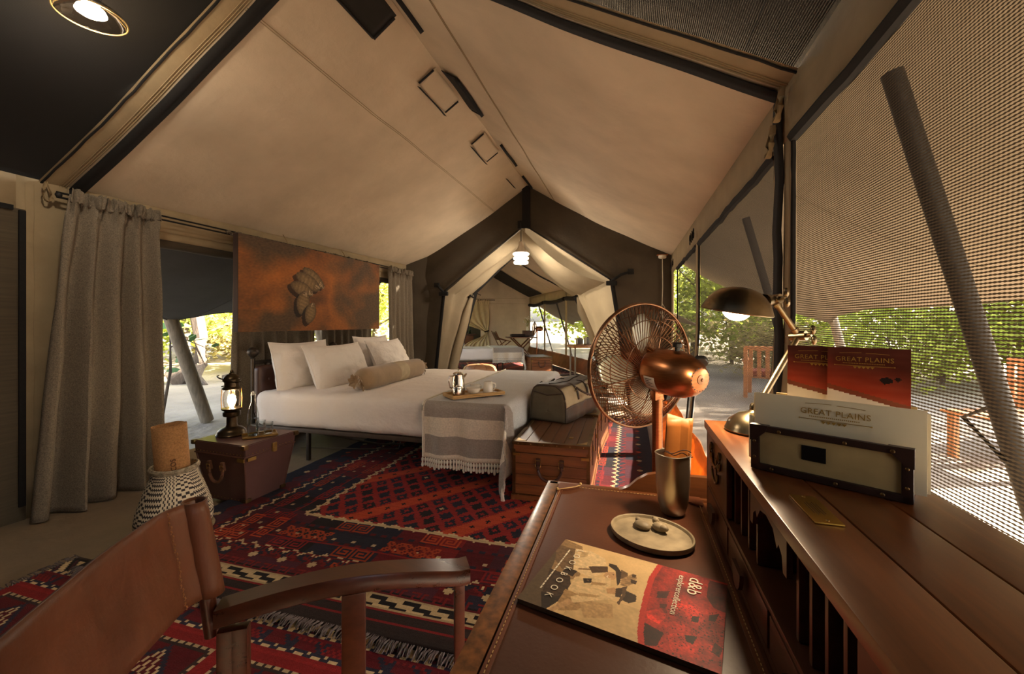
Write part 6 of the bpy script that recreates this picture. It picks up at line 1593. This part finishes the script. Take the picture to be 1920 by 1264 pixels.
# ============================================================ pedestal fan
COPPER = mat('brushed_copper', rgb(176, 116, 76), .30, 1.0, var=.14, nscale=30, stretch=(1, 1, 8))
COPPERD = mat('antique_copper_wire', rgb(150, 112, 84), .38, 1.0, var=.2, nscale=20)
BLADE = mat('satin_silver_blade', rgb(206, 208, 190), .35, .55, var=.05)
BLKP = mat('black_plastic', rgb(20, 19, 19), .45, var=.1)
def make_fan(label, M, R=.238):
    """stands on the floor; blows along local +y"""
    t = thing('pedestal_fan', label, 'fan', M=M, group='copper pedestal fans')
    ZC = 1.045
    b = B(); b.lathe([(.20, 0), (.20, .012), (.17, .022), (.05, .034), (.022, .05), (.02, .10)], 40, TR(0, -.085, 0)); b.build('base', COPPER, t)
    b = B(); b.lathe([(.0185, .08), (.0185, .90), (.02, .905), (.02, .93)], 20, TR(0, -.085, 0), fn=lambda a, z: 1 + .06 * cos(10 * a) * (1 if z < .9 else 0)); b.build('pole', COPPER, t)
    b = B(); b.tube([(0, -.085, .92), (0, -.085, .95), (0, -.095, .985)], [.018, .015, .022], 14); b.box((0, -.085, .945), (.045, .03, .035), bev=.006); nk = b.build('neck', COPPER, t)
    b = B(); b.lathe([(.02, 0), (.024, .004), (.024, .02), (.018, .024)], 20, TR(.02, -.085, .945) @ rotm(0, 90, 0), fn=lambda a, z: 1 + .05 * cos(12 * a)); b.build('height_knob', BLKP, nk)
    MF = TR(0, 0, ZC) @ rotm(4, 0, 0)                 # head frame
    RY = MF @ rotm(90, 0, 0)                          # local z -> -y (rearwards)
    b = B(); b.lathe([(.012, -.005), (.052, .0), (.070, .012), (.078, .03), (.081, .09), (.080, .13), (.074, .165), (.060, .20), (.042, .222), (.036, .226), (.001, .227)], 36, RY @ TR(0, 0, .055)); mt = b.build('motor_housing', COPPER, t)
    b = B()
    for k in range(20):
        a = 2 * pi * k / 20; b.box((.031, 0, 0), (.017, .004, .004), RY @ TR(0, 0, .2785) @ Matrix.Rotation(a, 4, 'Z'))
    b.build('vent_slots', BLKP, mt)['kind'] = 'stuff'
    b = B(); b.lathe([(.016, 0), (.016, .004), (.006, .006), (.004, .010)], 16, RY @ TR(0, 0, .280)); b.build('rear_cap', COPPERD, mt)
    b = B(); b.lathe([(.008, 0), (.008, .02), (.016, .022), (.016, .034), (.012, .038)], 14, MF @ TR(.0, -.175, .071)); b.build('oscillation_knob', BLKP, mt)
    b = B(); b.lathe([(.022, 0), (.024, .004), (.024, .016), (.018, .020)], 18, MF @ TR(.035, -.245, .045) @ rotm(-40, 40, 0), fn=lambda a, z: 1 + .05 * cos(12 * a)); b.build('speed_knob', BLKP, mt)
    b = B()     # silver rating label wrapped on the housing
    b.sheet(lambda u, v: RY @ Vector((.0822 * cos(a := pi + radians(10 + 34 * v)), .0822 * -sin(a) * -1, .105 + .052 * u)), 6, 6); lb = b.build('rating_label', mat('silver_label', rgb(196, 190, 180), .5, .2, var=.04), mt)
    b = B()
    for k in range(5):
        a = pi + radians(15 + 5 * k); b.sheet(lambda u, v: RY @ Vector((.0828 * cos(a + .03 * v), .0828 * sin(a + .03 * v), .110 + .022 * u * (1 if k % 2 else 1.6))), 3, 2)
    b.build('label_print', BLKP, lb)
    # grilles: swirled wires in two bowls
    def wire(th, front):
        pts = []; rb = .062 if not front else .045
        for k in range(15):
            s = k / 14; r = rb + (R - rb) * s; sw = (.62 * (1 - s) ** 1.2) * (1 if not front else -1)
            dep = .066 * (1 - (s ** 2.6)) if not front else -.062 * (1 - s ** 2.6)
            pts.append(RY @ Vector((r * cos(th + sw), r * sin(th + sw), dep)))
        return pts
    n = 84
    for front in (False, True):
        b = B()
        for k in range(n): b.tube(wire(2 * pi * k / n, front), .0017, 4, cap=False)
        for s in ((.33, .66) if not front else (.45, .75)):
            rb = .062 if not front else .045; r = rb + (R - rb) * s; dep = (.066 if not front else -.062) * (1 - s ** 2.6)
            b.tube([RY @ Vector((r * cos(2 * pi * i / 60), r * sin(2 * pi * i / 60), dep)) for i in range(60)], .0018, 5, closed=True)
        for k in range(6):
            th = 2 * pi * k / 6 + .3; b.tube([RY @ Vector(((.06 + (R - .06) * s) * cos(th), (.06 + (R - .06) * s) * sin(th), (.068 if not front else -.064) * (1 - s ** 2.6))) for s in [i / 8 for i in range(9)]], .0022, 5)
        if front: b.lathe([(.046, 0), (.045, .006), (.03, .009), (.001, .010)], 24, RY @ TR(0, 0, -.064) @ rotm(180, 0, 0))
        b.build('front_grille' if front else 'rear_grille', COPPERD, t)
    b = B()
    for dz in (-.006, .006): b.tube([RY @ Vector((R * cos(2 * pi * i / 90), R * sin(2 * pi * i / 90), dz)) for i in range(90)], .0045, 8, closed=True)
    b.build('rim_ring', COPPERD, t)
    for k in range(4):
        b = B(); th0 = pi / 2 * k + .10
        def bl(u, v):
            r = .035 + .165 * u; wth = .30 + .62 * sin(pi * min(1, .18 + .80 * u)) ; a = th0 + (v - .5) * wth * (1.0 if u < .9 else .75)
            return RY @ Vector((r * cos(a), r * sin(a), .006 + .030 * (v - .5) * (1.3 - .5 * u)))
        b.sheet(bl, 14, 12); b.build('blade', BLADE, t, solid=.0016)
    b = B(); b.lathe([(.034, -.02), (.036, .02), (.03, .045), (.02, .06)], 24, RY); b.build('hub', BLKP, t)
    for s, th in ((0, 2.0), (1, .9), (2, -1.2)): B().tube([RY @ Vector((.066 * cos(th), .066 * sin(th), .062)), RY @ Vector((.085 * cos(th), .085 * sin(th), .075)), RY @ Vector((.075 * cos(th), .075 * sin(th), .095))], .007, 8).build('grille_clip', COPPER, t)
    b = B(); th = 1.05; b.tube([RY @ Vector((.12 * cos(th + .30), .12 * sin(th + .30), .062)), RY @ Vector((.19 * cos(th + .26), .19 * sin(th + .26), .06)), RY @ Vector((.205 * cos(th), .205 * sin(th), .06)), RY @ Vector((.19 * cos(th - .26), .19 * sin(th - .26), .06)), RY @ Vector((.13 * cos(th - .3), .13 * sin(th - .3), .062))], .0025, 6); b.build('carry_handle', COPPERD, t)
    b = B(); b.tube([MF @ Vector((.04, -.20, -.05)), Vector((.05, -.16, .75)), Vector((.055, -.13, .3)), Vector((.05, -.1, .03))], .004, 6); b.build('power_cord', BLKP, t)
    return t
fan1 = make_fan('copper pedestal fan standing between the writing desk and wooden trunk', TR(.045, 1.665, 0.012) @ rotm(0, 0, 39))
fan2 = copy_tree(fan1); fan2.matrix_basis = M2 @ TR(.22, 6.2, 0) @ rotm(0, 0, 75); fan2['label'] = 'copper pedestal fan beside the folding desk in the far tent'
# ============================================================ hanging lamps
GLOW = mat('lamp_glow', (1, .85, .6, 1), .5, var=0, emit=(1, .80, .52, 1), estr=30)
WGL = mat('white_shade', rgb(226, 214, 190), .5, var=.03)
t = thing('pendant_lamp', 'round clear glass dish pendant lamp glowing under the dark net roof', 'ceiling lamp', (-2.40, 1.31, 2.64))
b = B(); b.lathe([(.126, .0), (.128, .004), (.120, .018), (.085, .045), (.045, .062), (.030, .07)], 40, cap0=False, cap1=False); b.build('glass_dish', glass('lamp_dish_glass', (.9, .86, .8, 1), .05), t, solid=.003)
b = B(); b.tube([(.127 * cos(2 * pi * i / 60), .127 * sin(2 * pi * i / 60), .002) for i in range(60)], .003, 6, closed=True); b.build('rim', BRASS, t)
b = B(); b.lathe([(.001, .006), (.04, .010), (.056, .02), (.050, .035), (.03, .05)], 28); b.build('bulb', GLOW, t)
b = B(); b.lathe([(.034, .055), (.034, .09), (.02, .11), (.008, .12)], 20); b.build('socket', BLKP, t)
b = B(); b.cyl((0, 0, .115), (0, 0, .30), .004, n=8); b.build('cord', BLKP, t)
lamp('pendant_light', t, 'POINT', (0, 0, -.03), 17, (1, .87, .70), .06)
t = thing('spiral_lamp', 'glowing stacked-ring pendant lamp hanging in the peaked doorway', 'ceiling lamp', (-1.60, 6.14, 2.16))
for k, z in enumerate((-.01, .055, .12)):
    b = B(); b.tube([((.095 + .006 * k) * cos(2 * pi * i / 40), (.095 + .006 * k) * sin(2 * pi * i / 40), z) for i in range(40)], .021, 10, closed=True); b.build('glowing_ring', mat('ring_glow', (1, .93, .8, 1), .5, var=0, emit=(1, .86, .64, 1), estr=2.6), t)
b = B(); b.lathe([(.118, .135), (.112, .15), (.06, .20), (.04, .25), (.035, .30), (.02, .31)], 28, cap0=False); b.build('cone_body', WGL, t)
b = B(); b.cyl((0, 0, .30), (0, 0, .60), .006, n=8); b.build('cord', BLKP, t)
lamp('ring_light', t, 'POINT', (0, 0, -.06), 42, (1, .88, .72), .09)
# sensor box with hanging cord at the gable corner
t = thing('pull_switch', 'small white pull switch with knotted string at the gable corner', 'switch', (.457, 6.31, 2.15))
b = B(); b.box((0, 0, .05), (.15, .07, .012), bev=.003); b.build('mount', mat('orange_mount', rgb(176, 104, 56), .6, var=.1), t)
b = B(); b.lathe([(.055, .045), (.055, .01), (.04, 0)], 20); b.build('housing', mat('white_plastic', rgb(220, 210, 190), .5, var=.03), t)
b = B(); b.tube([(0, 0, 0), (.005, .0, -.4), (-.005, 0, -.7), (.01, 0, -.9)], .006, 6); b.tube([(0, 0, -.65), (.04, 0, -.72), (.02, 0, -.85), (-.03, 0, -.78), (.0, 0, -.66)], .005, 6); b.build('string', mat('pale_string', rgb(180, 170, 150), .8, var=.1), t)
# ============================================================ furniture of the far tent
POUFL = mat('tan_pouf_leather', rgb(160, 112, 76), .45, var=.25, nscale=3)
t = thing('leather_pouf', 'round quilted tan leather pouf just inside the far tent', 'pouf', (-2.82, 7.62, 0))
b = B(); b.lathe([(.22, 0), (.29, .03), (.33, .10), (.345, .20), (.335, .30), (.30, .37), (.24, .405), (.12, .42), (.001, .422)], 48, fn=lambda a, z: 1 - .018 * abs(cos(4 * a)) ** 14); b.build('cover', POUFL, t)
b = B()
for k in range(8): b.tube([(r_ * cos(pi / 4 * k), r_ * sin(pi / 4 * k), z_ + .002) for r_, z_ in ((.02, .422), (.12, .421), (.24, .404), (.30, .368), (.335, .298), (.345, .2))], .004, 5)
b.build('piping', mat('pouf_piping', rgb(120, 80, 52), .5, var=.1), t)
SLAB = wood('slab_table_wood', rgb(110, 68, 36), rgb(168, 112, 64), .4, 'Y', .8, .1)
t = thing('side_table', 'wooden slab side table with metal legs below the far tent window', 'table', M=M2 @ TR(.12, 1.35, 0))
b = B(); b.rbox((.72, .42, .055), .02, (16, 10, 3), TR(0, 0, .735), lambda p: p + Vector((0, .02 * nz(p.x * 5, p.y), .006 * nz(p.x * 7, p.y * 7)))); b.build('table_top', SLAB, t)
for x_ in (-.3, .3):
    for y_ in (-.15, .15): B().cyl((x_, y_, 0), (x_, y_, .715), .018, n=12).build('leg', POLE, t)
for y_ in (-.15, .15): B().cyl((-.3, y_, .09), (.3, y_, .09), .008, n=8).build('stretcher', POLE, t)
for k, (x_, w_, h_, lb) in enumerate(((-.16, .13, .13, 'small square steel tea canister on the slab table'), (.06, .20, .15, 'large square steel tea canister next to the small one'), (.255, .10, .11, 'small steel jar at the end of the slab table'))):
    t = thing('canister', lb, 'canister', M=M2 @ TR(.12 + x_, 1.33, .764), group='steel canisters on the slab table')
    b = B(); b.box((0, 0, h_ / 2), (w_, w_ * .8, h_), bev=.018, seg=3); b.build('body', CHROME, t)
    b = B(); b.box((0, 0, h_ + .008), (w_ * .8, w_ * .6, .016), bev=.006); b.ball((0, 0, h_ + .028), .014, 10); b.build('lid', CHROME, t)
MT2 = M2 @ TR(-.05, 6.95, 0)
t = thing('folding_desk', 'small mahogany folding desk with crossed legs in the far tent', 'desk', M=MT2)
B().box((0, 0, .735), (1.0, .62, .035), bev=.006).build('desk_top', MAHOG_X, t)
for y_ in (-.24, .24):
    for s in (-1, 1): B().tube([(s * -.38, y_, 0), (s * .34, y_, .72)], .022, 4).build('crossed_leg', MAHOG_X, t)
B().box((.28, .16, .86), (.36, .24, .20), bev=.004).build('pigeonholes', DARKWOOD, t)
t = tag(B().rbox((.5, .3, .09), .04, (10, 8, 3), MT2 @ TR(-.12, .02, .803)).build('desk_case', HL), 'dark leather case lying on the folding desk', 'case')
t = thing('folding_chair', 'folding safari chair with leather back beside the folding desk', 'chair', M=M2 @ TR(-.82, 6.95, 0) @ rotm(0, 0, 8))
for y_ in (-.24, .24):
    B().tube([(-.20, y_, .95), (.10, y_, .35), (.26, y_, 0)], .017, 6).build('back_leg', MAHOG_X, t); B().tube([(.34, y_, .62), (-.12, y_, .30), (-.22, y_, 0)], .016, 6).build('front_leg', MAHOG_X, t)
    B().tube([(-.08, y_, .72), (.34, y_, .60)], .014, 6).build('armrest', MAHOG_X, t)
b = B(); b.sheet(lambda u, v: Vector((-.19 + .15 * v - .03 * sin(pi * u), -.24 + .48 * u, .93 - .28 * v)), 12, 6); b.build('sling_back', PULL, t, solid=.005)
b = B(); b.sheet(lambda u, v: Vector((-.10 + .36 * v, -.23 + .46 * u, .42 - .04 * sin(pi * u))), 10, 6); b.build('sling_seat', PULL, t, solid=.005)
t = thing('flower_vase', 'small white flower posy in a vase behind the far fan', 'vase', M=M2 @ TR(.2, 7.1, .962))
b = B(); b.lathe([(.04, 0), (.05, .04), (.03, .12), (.035, .14)], 16); b.build('vase', CERAM, t)
r_ = random.Random(5)
b = B()
for k in range(14): b.tube([(0, 0, .1), (r_.gauss(0, .05), r_.gauss(0, .05), .28), (r_.gauss(0, .10), r_.gauss(0, .10), .40)], .003, 4)
b.build('stems', LEAF[0], t)
b = B()
for k in range(22): b.ball((r_.gauss(0, .10), r_.gauss(0, .10), .38 + r_.gauss(0, .07)), .018, 8)
o = b.build('blossoms', mat('white_petals', rgb(226, 220, 206), .8, var=.05), t); o['kind'] = 'stuff'
# washroom vanity behind the doorway
t = thing('vanity_unit', 'dark wooden washstand in the washroom beyond the far doorway', 'cabinet', M=M2 @ TR(-1.9, 9.6, 0))
B().box((0, 0, .40), (.9, .5, .68), bev=.006).build('cabinet_body', MAHOG_X, t); B().box((0, 0, .77), (1.15, .58, .05), bev=.006).build('worktop', DARKWOOD, t)
b = B(); b.tube([(.02 + .06 * cos(a), -.28, .58 + .06 * sin(a)) for a in [2 * pi * i / 20 for i in range(20)]], .008, 6, closed=True); b.build('towel_ring', BRASS, t)
t = tag(B().sheet(lambda u, v: Vector((-.07 + .14 * u, .01 * sin(u * 18), -.42 * v)), 14, 6) and None or (lambda bb: (bb.sheet(lambda u, v: Vector((-.07 + .14 * u, .012 * sin(u * 18), -.42 * v)), 14, 6), bb)[1])(B()).build('hand_towel', LINEN, xf=M2 @ TR(-1.88, 9.30, .54), solid=.01), 'pale hand towel hanging on the washstand ring', 'towel')
t = tag(B().lathe([(.08, 0), (.18, .03), (.21, .10), (.20, .10), (.16, .04), (.001, .02)], 28, M2 @ TR(-1.85, 9.55, .797)).build('wash_basin', mat('dark_copper_basin', rgb(60, 46, 36), .35, .8, var=.2)), 'dark metal wash basin on the washstand', 'basin')
t = tag(B().lathe([(.04, 0), (.045, .02), (.045, .16), (.015, .21), (.015, .25), (.001, .26)], 18, M2 @ TR(-1.56, 9.7, .797)).build('soap_bottle', glass('green_glass', (.35, .5, .35, 1))), 'green glass bottle beside the wash basin', 'bottle')
b = B(); b.box((0, .0, 0), (1.0, .03, .62), bev=.004); tag(b.build('wash_mirror', mat('pale_mirror', rgb(150, 165, 165), .15, .3, var=.02), xf=M2 @ TR(-1.9, 10.5, 1.55)), 'pale mirror panel on the washroom wall', 'mirror')
